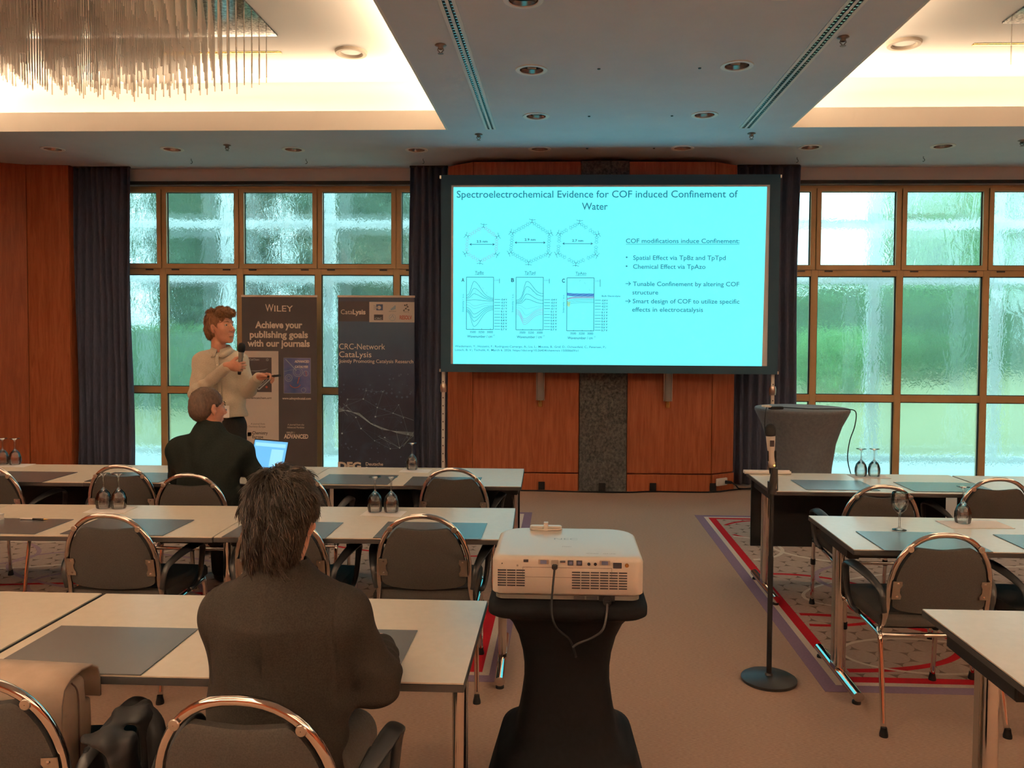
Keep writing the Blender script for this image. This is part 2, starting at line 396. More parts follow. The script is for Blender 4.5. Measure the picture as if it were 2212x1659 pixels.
# ---------------- garden behind the glass ----------------
def simple_noise_mat(key, a, b, sc=3, bump=.5, bd=.03):
    MT[key] = noisy(mat(key, a, .38 if 'leaf' in key else .9, spec=.7 if 'leaf' in key else .15), a, b, nscale=sc, detail=6, bump=bump, bdist=bd, lo=.3, hi=.7)
simple_noise_mat('paving', (.52, .56, .56), (.62, .66, .66), 2)
simple_noise_mat('lawn', (.22, .235, .12), (.38, .36, .20), 9)
simple_noise_mat('leaf', (.030, .12, .035), (.22, .42, .14), 14, 0)
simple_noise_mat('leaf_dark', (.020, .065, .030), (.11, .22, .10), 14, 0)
simple_noise_mat('leaf_light', (.10, .33, .08), (.34, .62, .22), 14, 0)
MT['bark'] = noisy(mat('bark', (.12, .10, .08), .9), (.08, .065, .05), (.18, .15, .12), nscale=12, bump=.6, bdist=.01)
MT['garden_white'] = mat('white_steel', (.72, .74, .76), .6)
struct('ground_paving', MB().box(-40, 45, 9.75, 11.45, -.1, -.02), 'paving')
k = struct('path_kerb', MB().box(-40, 45, 11.45, 11.60, -.1, .06), 'paving')
lm = MB(); nx, ny = 40, 14
for j in range(ny + 1):
    for i in range(nx + 1):
        y = 11.6 + j * 1.6; x = -40 + i * 85 / nx
        z = .0 + max(0, y - 12.2) * .115 * min(1, (y - 11.6) / 4) + .05 * math.sin(x * .9 + y)
        lm.v.append((x, y, min(z, 1.6)))
for j in range(ny):
    for i in range(nx):
        a = j * (nx + 1) + i; lm.f.append((a, a + 1, a + nx + 2, a + nx + 1))
struct('ground_lawn', lm, 'lawn', smooth='all')
struct('ground_far', MB().box(-70, 75, 33, 90, -.5, 1.5), 'lawn')
def leaves(n, centre, rad, size, seed, box=False):
    rs = np.random.RandomState(seed); mb = MB()
    if box:
        p = rs.rand(n, 3) * 2 - 1; ax = rs.randint(0, 3, n); i = np.arange(n); top = (ax != 2) | (p[:, 2] > 0)
        p[i[top], ax[top]] = np.sign(p[i[top], ax[top]]) * (1 - .10 * rs.rand(top.sum()))
    else:
        p = rs.normal(size=(n, 3)); p /= np.linalg.norm(p, axis=1)[:, None]
        p *= (rs.uniform(.55, 1.05, n) * (1 + .16 * np.sin(5 * p[:, 0] + 3 * p[:, 2]) * np.cos(4 * p[:, 1] + seed)))[:, None]
    c = np.array(centre) + p * np.array(rad)
    u = rs.normal(size=(n, 3)); u /= np.linalg.norm(u, axis=1)[:, None]; w = np.cross(u, rs.normal(size=(n, 3))); w /= np.linalg.norm(w, axis=1)[:, None]
    s = (size * rs.uniform(.6, 1.3, n))[:, None]; u *= s; w *= s * .55
    V = np.stack([c - u, c - u * .1 + w, c + u, c - u * .1 - w], 1).reshape(-1, 3)
    mb.v = [tuple(q) for q in V]; mb.f = [(4 * k, 4 * k + 1, 4 * k + 2, 4 * k + 3) for k in range(n)]
    return mb
def tree(loc, h, rad, key, label, seed, trunk=.16, n=1500, size=.17, cat='tree', name='broadleaf_tree', group=None):
    t = empty(name, loc, label=label, cat=cat, group=group)
    mb = MB()
    if trunk: obj('trunk', MB().tube([(0, 0, -.3), (.05, 0, h * .35), (-.04, .03, h * .8)], [trunk, trunk * .8, trunk * .3], 8), 'bark', t, smooth='all')
    rs = np.random.RandomState(seed)
    core = MB()
    for q in range(5):
        a = q * 1.257 + seed; off = (rad * .45 * math.cos(a), rad * .35 * math.sin(a), h * (.50 + .10 * rs.randn() * .4)) if trunk else (rad * .5 * math.cos(a), rad * .3 * math.sin(a), h * .5)
        rr = rad * rs.uniform(.55, .75); rz = (h * .50 if trunk else h * .5)
        l = leaves(n // 5, off, (rr, rr, rz), size, seed * 7 + q); mb.add(l.v, l.f)
        for (fr, zz) in ((.0, -.8), (1, -.35), (1, .3), (.0, .8)): pass
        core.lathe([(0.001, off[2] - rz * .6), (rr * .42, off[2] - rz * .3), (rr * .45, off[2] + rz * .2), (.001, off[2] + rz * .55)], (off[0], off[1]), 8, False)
    c = obj('foliage', mb, key, t); c['kind'] = 'stuff'
    obj('foliage_core', core, 'leaf_dark', t)  # solid dark core added inside the crown, behind the leaves
    return t
# dark trees crowding the left window, lighter shrubs at the right window
TREES = [(-15.4, 18.6, 6.4, 1.5, 'leaf_dark', 'dark leafy tree seen through the narrow first panes beside the left curtain'),
         (-11.6, 18.2, 6.6, 1.55, 'leaf', 'green tree seen through the window just right of the left curtain'),
         (-8.1, 18.4, 6.8, 1.5, 'leaf_dark', 'dark leafy tree seen through the window left of the standing speaker'),
         (-4.6, 18.3, 6.6, 1.55, 'leaf_dark', 'dark leafy tree seen through the window between the two roll-up banners'),
         (-14.4, 23.0, 8.2, 1.45, 'leaf', 'tall tree of the back row behind the left curtain side of the window'),
         (-9.8, 23.2, 8.6, 1.45, 'leaf_dark', 'tall tree of the back row behind the standing speaker'),
         (-5.2, 22.9, 8.4, 1.45, 'leaf', 'tall tree of the back row behind the grey banner'),
         (11.4, 25, 6.2, 1.8, 'leaf_light', 'bright green tree seen through the upper middle panes of the right window'),
         (15.6, 25.5, 6.2, 1.9, 'leaf', 'green tree seen through the last panes of the right window')]
for q, (x, y, h, r, key, lab) in enumerate(TREES): tree((x, y, max(0, y - 12.2) * .115), h, r, key, lab, q + 1, n=8500, size=.13)
def hedge(name, loc, sx, sy, h, key, label, seed, n=3800, size=.12):
    t = empty(name, loc, label=label, cat='hedge')
    obj('foliage_core', MB().box(-sx * .95, sx * .95, -sy * .9, sy * .9, -.2, h * .95), 'leaf_dark', t)  # dark filler box added inside the hedge leaves
    c = obj('foliage', leaves(n, (0, 0, h / 2), (sx, sy, h / 2), size, seed, True), key, t); c['kind'] = 'stuff'
    return t
hedge('clipped_hedge', (9.5, 20.4, .85), 5.2, .5, 1.75, 'leaf', 'long clipped hedge at the top of the lawn behind the right window', 11, n=14000, size=.08)
hedge('clipped_hedge', (-9.0, 15.3, .34), 5.6, .4, 1.5, 'leaf', 'low hedge under the trees behind the left window', 12, n=14000, size=.08)
hedge('lit_hedge_top', (9.5, 21.9, 1.05), 5.6, .45, 2.1, 'leaf_light', 'lit top of the clipped hedge on the right, as pale green leaves', 13, n=12000, size=.08)  # separate pale hedge; light on the hedge top is in its colour
tree((5.6, 17.0, .55), 1.35, .85, 'leaf_light', 'bright green bush behind the cocktail table window', 14, trunk=0, n=4200, size=.06, cat='bush', name='garden_bush')
tree((8.2, 18.8, .75), 1.1, .8, 'leaf', 'green bush in front of the hedge in the middle panes of the right window', 15, trunk=0, n=4000, size=.06, cat='bush', name='garden_bush')
# white steel frame of the terrace
pg = empty('terrace_frame', (0, 11.5, 0), label='white steel post and beam frame standing on the kerb outside both windows', cat='pergola')
for x in (-6.6, -4.82, -3.34, -1.2, 4.32, 5.98): obj('post', MB().box(x - .08, x + .08, 11.44, 11.56, 0, 4.4), 'garden_white', pg)
for z in (2.51, 3.28): 
    for a, b in ((-9.5, 8.5),): obj('beam', MB().box(a, b, 11.47, 11.53, z - .06, z + .06), 'garden_white', pg)
rebase(pg)
# ---------------- ceiling fittings ----------------
MT['reflector'] = mat('lamp_reflector', (.50, .50, .49), .22, metal=1)
MT['grey_metal'] = mat('grey_painted_metal', (.27, .27, .26), .5, metal=.3)
MT['ring_tan'] = mat('speaker_ring', (.50, .44, .36), .7)
MT['lampglass'] = mat('lamp_tube', (.7, .72, .7), .3)
def make_downlight():
    t = empty('downlight', cat='ceiling lamp')
    obj('ring', MB().lathe([(.086, -.001), (.090, -.006), (.116, -.006), (.120, 0), (.0915, .002), (.086, -.001)], seg=32, caps=False), 'white', t, smooth=True)
    obj('reflector', MB().lathe([(.0915, 0), (.086, .04), (.074, .085), (.05, .11), (.001, .115)], seg=32, caps=False), 'reflector', t, smooth='all')
    m = MB()
    for s in (-1, 1): m.tube([(s * .020, -.04, .055), (s * .020, .05, .055)], .011, 8)
    m.box(-.034, .034, .05, .07, .03, .08)
    obj('lamp_tube', m, 'lampglass', t, smooth=True)
    return t
dl = make_downlight(); note_kids(dl)
# holes are shallow cups sunk in the slab, so each lamp hangs just under the ceiling paint
DL = [(-.243, 4.78, 'nearest'), (-.243, 6.015, 'second'), (-.250, 7.263, 'third'), (-.253, 8.52, 'the one next to the wall'),
      (1.222, 8.50, ''), (1.231, 7.245, ''), (1.239, 5.957, ''), (1.24, 4.70, ''), (2.518, 8.48, ''), (3.839, 8.45, ''), (5.15, 8.45, ''),
      (-1.55, 8.54, ''), (-2.849, 8.50, ''), (-4.137, 8.47, ''), (-5.413, 8.445, '')]
DLAB = ['round recessed downlight cut by the top picture edge over the left side of the screen',
        'round recessed downlight in the left column, second row in front of the screen',
        'round recessed downlight in the left column, between the slot diffusers above the slide title',
        'round recessed downlight close to the top of the screen, above its left half',
        'round recessed downlight close to the top of the screen, above its right half',
        'round recessed downlight beside the far end of the right slot diffuser',
        'round recessed downlight beside the right slot diffuser, largest whole one on the right',
        'sliver of a recessed downlight at the top picture edge left of the right diffuser',
        'recessed downlight above the right curtain edge in the wall row',
        'recessed downlight over the second mullion of the right window',
        'recessed downlight past the right window sprinkler, outside the right row',
        'recessed downlight above the curtain left of the screen',
        'recessed downlight above the gap between the two banners',
        'recessed downlight above the standing speaker',
        'recessed downlight above the wooden pier, first of the wall row']
for i, (x, y, _) in enumerate(DL):
    o = dl if i == 0 else copy_tree(dl)
    o.location = (x, y, CEIL); tag(o, DLAB[i], group='recessed downlights in the ceiling')
def make_sprinkler():
    t = empty('sprinkler', cat='sprinkler')
    obj('escutcheon', MB().lathe([(.001, 0), (.036, 0), (.040, -.004), (.02, -.012), (.014, -.03)], seg=16, caps=False), 'grey_metal', t, smooth='all')
    m = MB().tube([(-.012, 0, -.012), (-.02, 0, -.035), (0, 0, -.058)], .004, 6).tube([(.012, 0, -.012), (.02, 0, -.035), (0, 0, -.058)], .004, 6)
    m.lathe([(.001, -.062), (.02, -.06), (.02, -.058), (.001, -.057)], seg=12, caps=False)
    obj('deflector', m, 'grey_metal', t, smooth=True); return t
sp = make_sprinkler(); note_kids(sp)
for i, (x, y, lab) in enumerate([(-.834, 5.49, 'fire sprinkler left of the left slot diffuser, near the lit cove corner'), (-3.47, 8.29, 'fire sprinkler between the downlights over the left window'),
        (-.827, 7.89, 'fire sprinkler at the far end of the left slot diffuser'), (1.805, 5.41, 'fire sprinkler right of the right slot diffuser'),
        (1.79, 7.90, 'fire sprinkler at the far end of the right slot diffuser'), (4.495, 8.22, 'fire sprinkler at the right picture edge over the window')]):
    o = sp if i == 0 else copy_tree(sp); o.location = (x, y, CEIL); tag(o, lab, group='sprinklers on the ceiling')
def make_hook():
    return tag(obj('ceiling_hook', MB().tube([(0, 0, 0), (0, 0, -.02), (.012, 0, -.03), (.012, 0, -.045), (0, 0, -.055), (-.008, 0, -.05)], .003, 6), 'edge', smooth=True), cat='hook')
hk = make_hook()
for i, (x, y, lab) in enumerate([(-4.146, 8.93, 'tiny hook in the ceiling above the speaker by the left window'), (-2.858, 8.95, 'tiny hook in the ceiling above the gap between the banners'),
        (-1.554, 8.96, 'tiny hook in the ceiling above the curtain left of the screen'), (2.52, 8.95, 'tiny hook in the ceiling above the right curtain'), (3.85, 8.92, 'tiny hook in the ceiling above the right window')]):
    o = hk if i == 0 else hk.copy()
    if i: COL.objects.link(o)
    o.location = (x, y, CEIL); tag(o, lab, group='hooks along the window wall ceiling')
mds = MB()
for i, (x, y) in enumerate([(.25, 6.0), (.98, 6.0), (.22, 7.27), (.95, 7.27), (.24, 8.5), (.93, 8.5)]):
    m = MB().lathe([(.001, -.006), (.010, -.006), (.012, 0)], seg=10, caps=False)
    o = tag(obj('ceiling_sensor', m, 'edge'), ['tiny ceiling dot in the nearer row, left one', 'tiny ceiling dot in the nearer row, right one', 'tiny ceiling dot in the middle row, left one', 'tiny ceiling dot in the middle row, right one', 'tiny ceiling dot nearest the screen, left one', 'tiny ceiling dot nearest the screen, right one'][i], 'fitting', 'tiny dark dot fittings between the downlights'); o.location = (x, y, CEIL)
# linear slot diffusers
def slot_diffuser(xa, xb, y0, y1, label):
    t = empty('slot_diffuser', ((xa + xb) / 2, y0, CEIL), label=label, cat='air vent', group='linear slot diffusers')
    w = xb - xa; Lg = y1 - y0; m = MB(); z0, z1 = -.008, 0
    m.box(-w / 2, -w / 2 + .022, 0, Lg, z0, z1).box(w / 2 - .022, w / 2, 0, Lg, z0, z1).box(-.010, .010, 0, Lg, z0, z1)
    m.box(-w / 2 + .022, w / 2 - .022, 0, .01, z0, z1).box(-w / 2 + .022, w / 2 - .022, Lg - .01, Lg, z0, z1)
    obj('frame', m, 'white', t)
    obj('slot', MB().box(-w / 2 + .02, w / 2 - .02, .005, Lg - .005, -.002, .003), 'black', t)
    v = MB(); n = int(Lg / .045)
    for k in range(n):
        y = .02 + k * (Lg - .04) / n
        for s in (-1, 1):
            xc = s * (w / 4 - .004); v.box(xc - w / 4 + .022, xc - w / 4 + .036, y, y + .016, -.006, -.002)
    vv = obj('vanes', v, 'steel', t); vv['kind'] = 'stuff'
    return t
slot_diffuser(-.742, -.640, 1.0, 7.69, 'long white slot diffuser in the ceiling left of the downlights')
slot_diffuser(1.628, 1.745, 1.0, 7.69, 'long white slot diffuser in the ceiling right of the downlights')
# round trims and slots in the raised ceilings
for (x, y, lab) in ((-1.878, 7.15, 'round white ring in the lit raised ceiling beside the glass rod chandelier'), (2.861, 7.05, 'round white ring in the lit raised ceiling on the right')):
    t = empty('ceiling_speaker', (x, y, RAISED), label=lab, cat='speaker')
    obj('ring', MB().lathe([(.095, -.002), (.105, -.022), (.135, -.022), (.142, -.004), (.142, 0)], seg=32, caps=False), 'ring_tan', t, smooth=True)
    obj('face', MB().lathe([(.001, -.003), (.088, -.003), (.088, -.001)], seg=32, caps=False), 'cove', t)
for (xa, xb, y, lab) in ((-3.6, -2.50, 7.15, 'short air slot in the raised ceiling behind the glass rods'), (3.45, 4.5, 7.10, 'short air slot in the raised ceiling at the right picture edge')):
    tag(obj('air_slot', MB().box(xa, xb, y - .012, y + .012, RAISED - .008, RAISED).box(xa, xb, y - .03, y - .018, RAISED - .004, RAISED), 'brass'), lab, 'air vent')

# ---------------- chandeliers of glass rods ----------------
MT['mirror'] = noisy(mat('mirror_plate', (.3, .3, .3), .12, metal=1), (.10, .12, .13), (.45, .48, .48), nscale=40, detail=3)
def rod_mat():
    m = bpy.data.materials.new('glass_rod'); m.use_nodes = True; b = m.node_tree.nodes['Principled BSDF']
    b.inputs['Base Color'].default_value = (.88, .80, .72, 1); b.inputs['Roughness'].default_value = .12; b.inputs['Specular IOR Level'].default_value = .7
    t = N(m, 'ShaderNodeBsdfTransparent'); mx = N(m, 'ShaderNodeMixShader'); mx.inputs[0].default_value = .52
    out = m.node_tree.nodes['Material Output']
    L(m, b.outputs[0], mx.inputs[1]); L(m, t.outputs[0], mx.inputs[2]); L(m, mx.outputs[0], out.inputs['Surface'])
    return m
MT['rod'] = rod_mat()
def chandelier(x0, x1, y0, y1, near_first, label, dx=.062, dy=.078, budget=300, seed=3):
    cx, cy = (x0 + x1) / 2, (y0 + y1) / 2
    t = empty('rod_chandelier', (cx, cy, RAISED - .012), label=label, cat='chandelier')
    obj('mirror_plate', MB().box(x0 - cx, x1 - cx, y0 - cy, y1 - cy, -.004, .010), 'mirror', t)
    rs = random.Random(seed); rods = []
    nx = int((x1 - x0 - .1) / dx); ny = int((y1 - y0 - .1) / dy)
    for j in range(ny + 1):
        for i in range(nx + 1):
            x = x0 + .05 + i * dx + (dx / 2 if j % 2 else 0) - cx; y = y1 - .05 - j * dy - cy
            if abs(x) > (x1 - x0) / 2 - .03: continue
            r2 = (x / ((x1 - x0) / 2)) ** 2 * .55 + (y / ((y1 - y0) / 2)) ** 2 * .45
            ln = .52 - .20 * r2 + .15 * ((i * 3 + j * 5) % 7) / 7 * (1 - .3 * r2) + rs.uniform(-.01, .01)
            rods.append((x, y, ln))
    if near_first: rods.sort(key=lambda r: -(r[1] * .35 + r[0] * .1) )
    meshes = {}
    stuff = MB()
    for k, (x, y, ln) in enumerate(rods):
        if k < budget:
            key = round(ln, 2)
            if key not in meshes:
                meshes[key] = MB().tube([(0, 0, -.004), (0, 0, -.03), (0, 0, -.031), (0, 0, -key * .55), (0, 0, -key * .55 - .001), (0, 0, -key)], [.002, .002, .0036, .0036, .0052, .0052], 6).mesh('glass_rod', smooth=True)
                meshes[key].materials.append(MT['rod'])
            o = bpy.data.objects.new('glass_rod', meshes[key]); COL.objects.link(o); o.parent = t; o.location = (x, y, 0)
        else:
            stuff.tube([(x, y, -.004), (x, y, -.031), (x, y, -.032), (x, y, -ln)], [.002, .002, .0046, .0046], 5)
    if stuff.v:
        s = obj('glass_rods', stuff, 'rod', t, smooth=True); s['kind'] = 'stuff'
    return t
chandelier(-4.62, -2.385, 3.88, 6.73, True, 'large chandelier of hanging glass rods under the left lit ceiling')
chandelier(3.43, 5.6, 3.9, 6.60, True, 'glass rod chandelier at the right picture edge', dx=.15, dy=.19, seed=5)

# ---------------- curtains ----------------
def curtain(xa, xb, y, label, folds, seed, depth=.05, top=CEIL, taper=0):
    rs = random.Random(seed); t = empty('curtain', ((xa + xb) / 2, y, 0), label=label, cat='curtain'); cx = (xa + xb) / 2
    n = folds * 10; ph = [rs.uniform(-.35, .35) for _ in range(folds + 2)]; am = [rs.uniform(.6, 1.2) for _ in range(folds + 2)]
    mb = MB(); rows = 14
    for r in range(rows + 1):
        z = .02 + (top - .03) * r / rows; sq = 1 - taper * math.sin(math.pi * min(1, (1 - r / rows) * 1.0)) * .5
        for i in range(n + 1):
            u = i / n * folds; k = int(min(u, folds - 1)); f = am[k] * (1 - (u - k)) + am[k + 1] * (u - k)
            yy = depth * f * math.sin(2 * math.pi * (u + .12 * math.sin(z * 1.3 + k))) * (.75 + .25 * (1 - r / rows))
            mb.v.append((xa + (xb - xa) * i / n * 1.0 - cx + .01 * math.sin(z * 2 + k), yy, z))
    w = n + 1
    for r in range(rows):
        for i in range(n): mb.f.append((r * w + i, r * w + i + 1, (r + 1) * w + i + 1, (r + 1) * w + i))
    me = mb.mesh('cloth', smooth='all')
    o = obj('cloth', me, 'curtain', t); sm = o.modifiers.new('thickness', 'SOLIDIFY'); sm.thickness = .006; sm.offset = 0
    obj('track', MB().box(xa - cx, xb - cx, -.015, .015, top - .02, top - .001), 'edge', t)
    return t
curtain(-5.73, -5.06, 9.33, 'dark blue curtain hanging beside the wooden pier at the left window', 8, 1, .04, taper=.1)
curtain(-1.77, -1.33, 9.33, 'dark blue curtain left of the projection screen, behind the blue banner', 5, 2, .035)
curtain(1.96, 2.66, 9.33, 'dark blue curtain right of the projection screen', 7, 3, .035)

# ---------------- projection screen ----------------
SX0, SX1, SZ0, SZ1, SY = -1.176, 2.122, 1.402, 3.272, 8.50
scr = empty('projection_screen', ((SX0 + SX1) / 2, SY, 0), label='wide projection screen on silver legs showing a cyan lecture slide', cat='screen')
MT['screencloth'] = mat('screen_cloth', (.72, .70, .68), .9)
MT['screenborder'] = mat('screen_border', (.022, .06, .095), .85)  # blue glare from the lit slide is put into the border colour
MT['slide'] = mat('slide_light', (.02, .02, .02), .9, emit=(.097, .62, .70), emit_s=1.0)
for k_, c_, s_ in (('ink', (.018, .235, .33), 1.0), ('ink_soft', (.10, .45, .55), 1.0), ('ink_dark', (.01, .12, .20), 1.0), ('ink_blue', (.05, .20, .60), 1.0), ('ink_pink', (.26, .30, .52), 1.0), ('ink_yellow', (.35, .75, .35), 1.0)):
    MT[k_] = mat(k_, (.02, .02, .02), .9, emit=c_, emit_s=s_ * .57)
b = MB(); bw = .105
b.box(SX0 - bw, SX1 + bw, SY - .012, SY + .012, SZ1, SZ1 + bw).box(SX0 - bw, SX1 + bw, SY - .012, SY + .012, SZ0 - bw + .02, SZ0)
b.box(SX0 - bw, SX0, SY - .012, SY + .012, SZ0, SZ1).box(SX1, SX1 + bw, SY - .012, SY + .012, SZ0, SZ1)
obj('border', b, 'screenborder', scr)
obj('frame_tube', MB().box(SX0 - bw - .02, SX1 + bw + .02, SY + .012, SY + .04, SZ1 + bw - .03, SZ1 + bw).box(SX0 - bw - .02, SX1 + bw + .02, SY + .012, SY + .04, SZ0 - bw + .02, SZ0 - bw + .05), 'steel', scr)
obj('screen_cloth', MB().box(SX0, SX1, SY - .004, SY + .004, SZ0, SZ1), 'screencloth', scr)
def spx(x): return -1.176 + (x - 975) * .0047915
def spz(y): return 3.259 - (y - 403) * .004843
slide = obj('slide', MB().prism_y([(spx(980), spz(786.5)), (spx(1652), spz(786.5)), (spx(1657), spz(404.5)), (spx(980), spz(404.5))], SY - .0055, SY - .0045), 'slide', scr)
def st(body, x0, x1, y, m='ink', hx=None, bold=.009, **kw):
    return text(body, spx(x0), spx(x1), spz(y), m, slide, SY - .0065, hx=None if hx is None else hx * .004843, bold=bold, **kw)
st('Spectroelectrochemical Evidence for COF induced Confinement of', 987, 1595, 427, hx=15)
st('Water', 1260, 1316, 453, hx=15)
st('COF modifications induce Confinement:', 1356, 1600, 524, 'ink', hx=9.5)
st('•', 1356, 1360, 559, hx=9); st('Spatial Effect via TpBz and TpTpd', 1372, 1571, 560, hx=9.5)
st('•', 1356, 1360, 578, hx=9); st('Chemical Effect via TpAzo', 1372, 1528, 579, hx=9.5)
st('Tunable Confinement by altering COF', 1372, 1601, 616, hx=9.5); st('structure', 1371, 1427, 634, hx=9)
st('Smart design of COF to utilize specific', 1372, 1602, 653, hx=9.5); st('effects in electrocatalysis', 1371, 1524, 671, hx=9.5)
st('Weidemann, Y.; Hosseini, F.; Rodriguez-Camargo, A.; Liu, L.; Moussa, B.; Graf, D.; Ochsenfeld, C.; Petersen, P.;', 984, 1315, 750, hx=4.6)
st('Lotsch, B. V.; Tschulik, K. March 6, 2026. https://doi.org/10.26434/chemrxiv.15000669/v1', 984, 1255, 758, hx=4.6)
class Lines(MB):
    def seg(s, x0, y0, x1, y1, w=.8):
        a = Vector((spx(x0), spz(y0))); c = Vector((spx(x1), spz(y1))); d = (c - a)
        if d.length < 1e-6: return s
        d.normalize(); nn = Vector((-d.y, d.x)) * w * .0024; Y = SY - .0062
        return s.quad((a.x - nn.x, Y, a.y - nn.y), (c.x - nn.x, Y, c.y - nn.y), (c.x + nn.x, Y, c.y + nn.y), (a.x + nn.x, Y, a.y + nn.y))
    def poly(s, pts, w=.8):
        for a, c in zip(pts[:-1], pts[1:]): s.seg(a[0], a[1], c[0], c[1], w)
        return s
ul = Lines().seg(1356, 526.5, 1600, 526.5, .9)
for y in (611, 648.5): ul.seg(1356, y, 1367, y, 1.4).seg(1367, y, 1362.5, y - 4, 1.4).seg(1367, y, 1362.5, y + 4, 1.4)
obj('underline_and_arrows', ul, 'ink', slide)
rs = random.Random(5)
for (cx, cy, R_, w_, lab, ax0, ax1, ay, key) in ((1042, 527, 37, 34, '2.5 nm', 1016, 1070, 527.5, 'ink_pink'), (1148, 523, 43, 43, '2.9 nm', 1115, 1181, 523.5, 'ink'), (1251, 525, 43, 43, '2.7 nm', 1219, 1284, 525.5, 'ink')):
    ln = Lines(); dk = Lines(); rx, ry = w_ * 1.0, R_ * 1.02
    V = [(cx + 4 + 0, cy - ry), (cx + rx * .98, cy - ry * .42), (cx + rx * .92, cy + ry * .55), (cx - 3, cy + ry * .98), (cx - rx * .98, cy + ry * .5), (cx - rx * .9, cy - ry * .46)]
    for q in range(6):
        a, c = V[q], V[(q + 1) % 6]; L_ = math.hypot(c[0] - a[0], c[1] - a[1]); n = int(L_ / 5.2); th = math.atan2(c[1] - a[1], c[0] - a[0])
        for k in range(1, n):
            if lab == '2.7 nm' and k in (n // 2,): continue
            px, py = a[0] + (c[0] - a[0]) * k / n, a[1] + (c[1] - a[1]) * k / n
            pts = [(px + 2.9 * math.cos(th + j * math.pi / 3), py + 2.9 * math.sin(th + j * math.pi / 3)) for j in range(7)]
            ln.poly(pts, .55)
            for s in (-1, 1):
                if k % 2: ln.seg(px - s * 2.9 * math.sin(th), py + s * 2.9 * math.cos(th), px - s * 5.2 * math.sin(th), py + s * 5.2 * math.cos(th), .5)
        d = (a[0] - cx, a[1] - cy); dl_ = math.hypot(*d); ux, uy = d[0] / dl_, d[1] / dl_
        dk.seg(a[0] - ux * 2, a[1] - uy * 2, a[0] + ux * 7, a[1] + uy * 7, .8)
        for s in (-.9, .9): dk.seg(a[0] + ux * 4, a[1] + uy * 4, a[0] + 9 * (ux * math.cos(s) - uy * math.sin(s)), a[1] + 9 * (ux * math.sin(s) + uy * math.cos(s)), .8).seg(a[0], a[1], a[0] - 5 * (ux * math.cos(s) - uy * math.sin(s)), a[1] - 5 * (ux * math.sin(s) + uy * math.cos(s)), .8)
    obj('molecule_ring', ln, key, slide); obj('molecule_corners', dk, 'ink_dark', slide)
    ar = Lines().seg(ax0, ay, ax1, ay, 1.1)
    for s, xx in ((1, ax0), (-1, ax1)): ar.seg(xx, ay, xx + s * 4, ay - 2, 1.2).seg(xx, ay, xx + s * 4, ay + 2, 1.2)
    obj('arrow', ar, 'ink_dark', slide)
    mid = (ax0 + ax1) / 2; st(lab, mid - 12, mid + 12, ay - 4, 'ink_dark', hx=5, bold=.02)
volts = ['-0.4 V', '-0.3 V', '-0.2 V', '-0.1 V', '0.1 V', '0.2 V', '0.3 V', '0.4 V', '0.5 V', '0.6 V', '0.7 V']
def smooth_curve(x0, x1, ya, yp, yb, xp=.28, n=22, wob=0):
    out = []
    for i in range(n + 1):
        t = i / n
        g = math.exp(-((t - xp) / .13) ** 2) if t < xp else math.exp(-((t - xp) / .33) ** 2)
        base = ya + (yb - ya) * t; out.append((x0 + (x1 - x0) * t, base + (yp - (ya + (yb - ya) * xp)) * g + wob * math.sin(i * 2.3)))
    return out
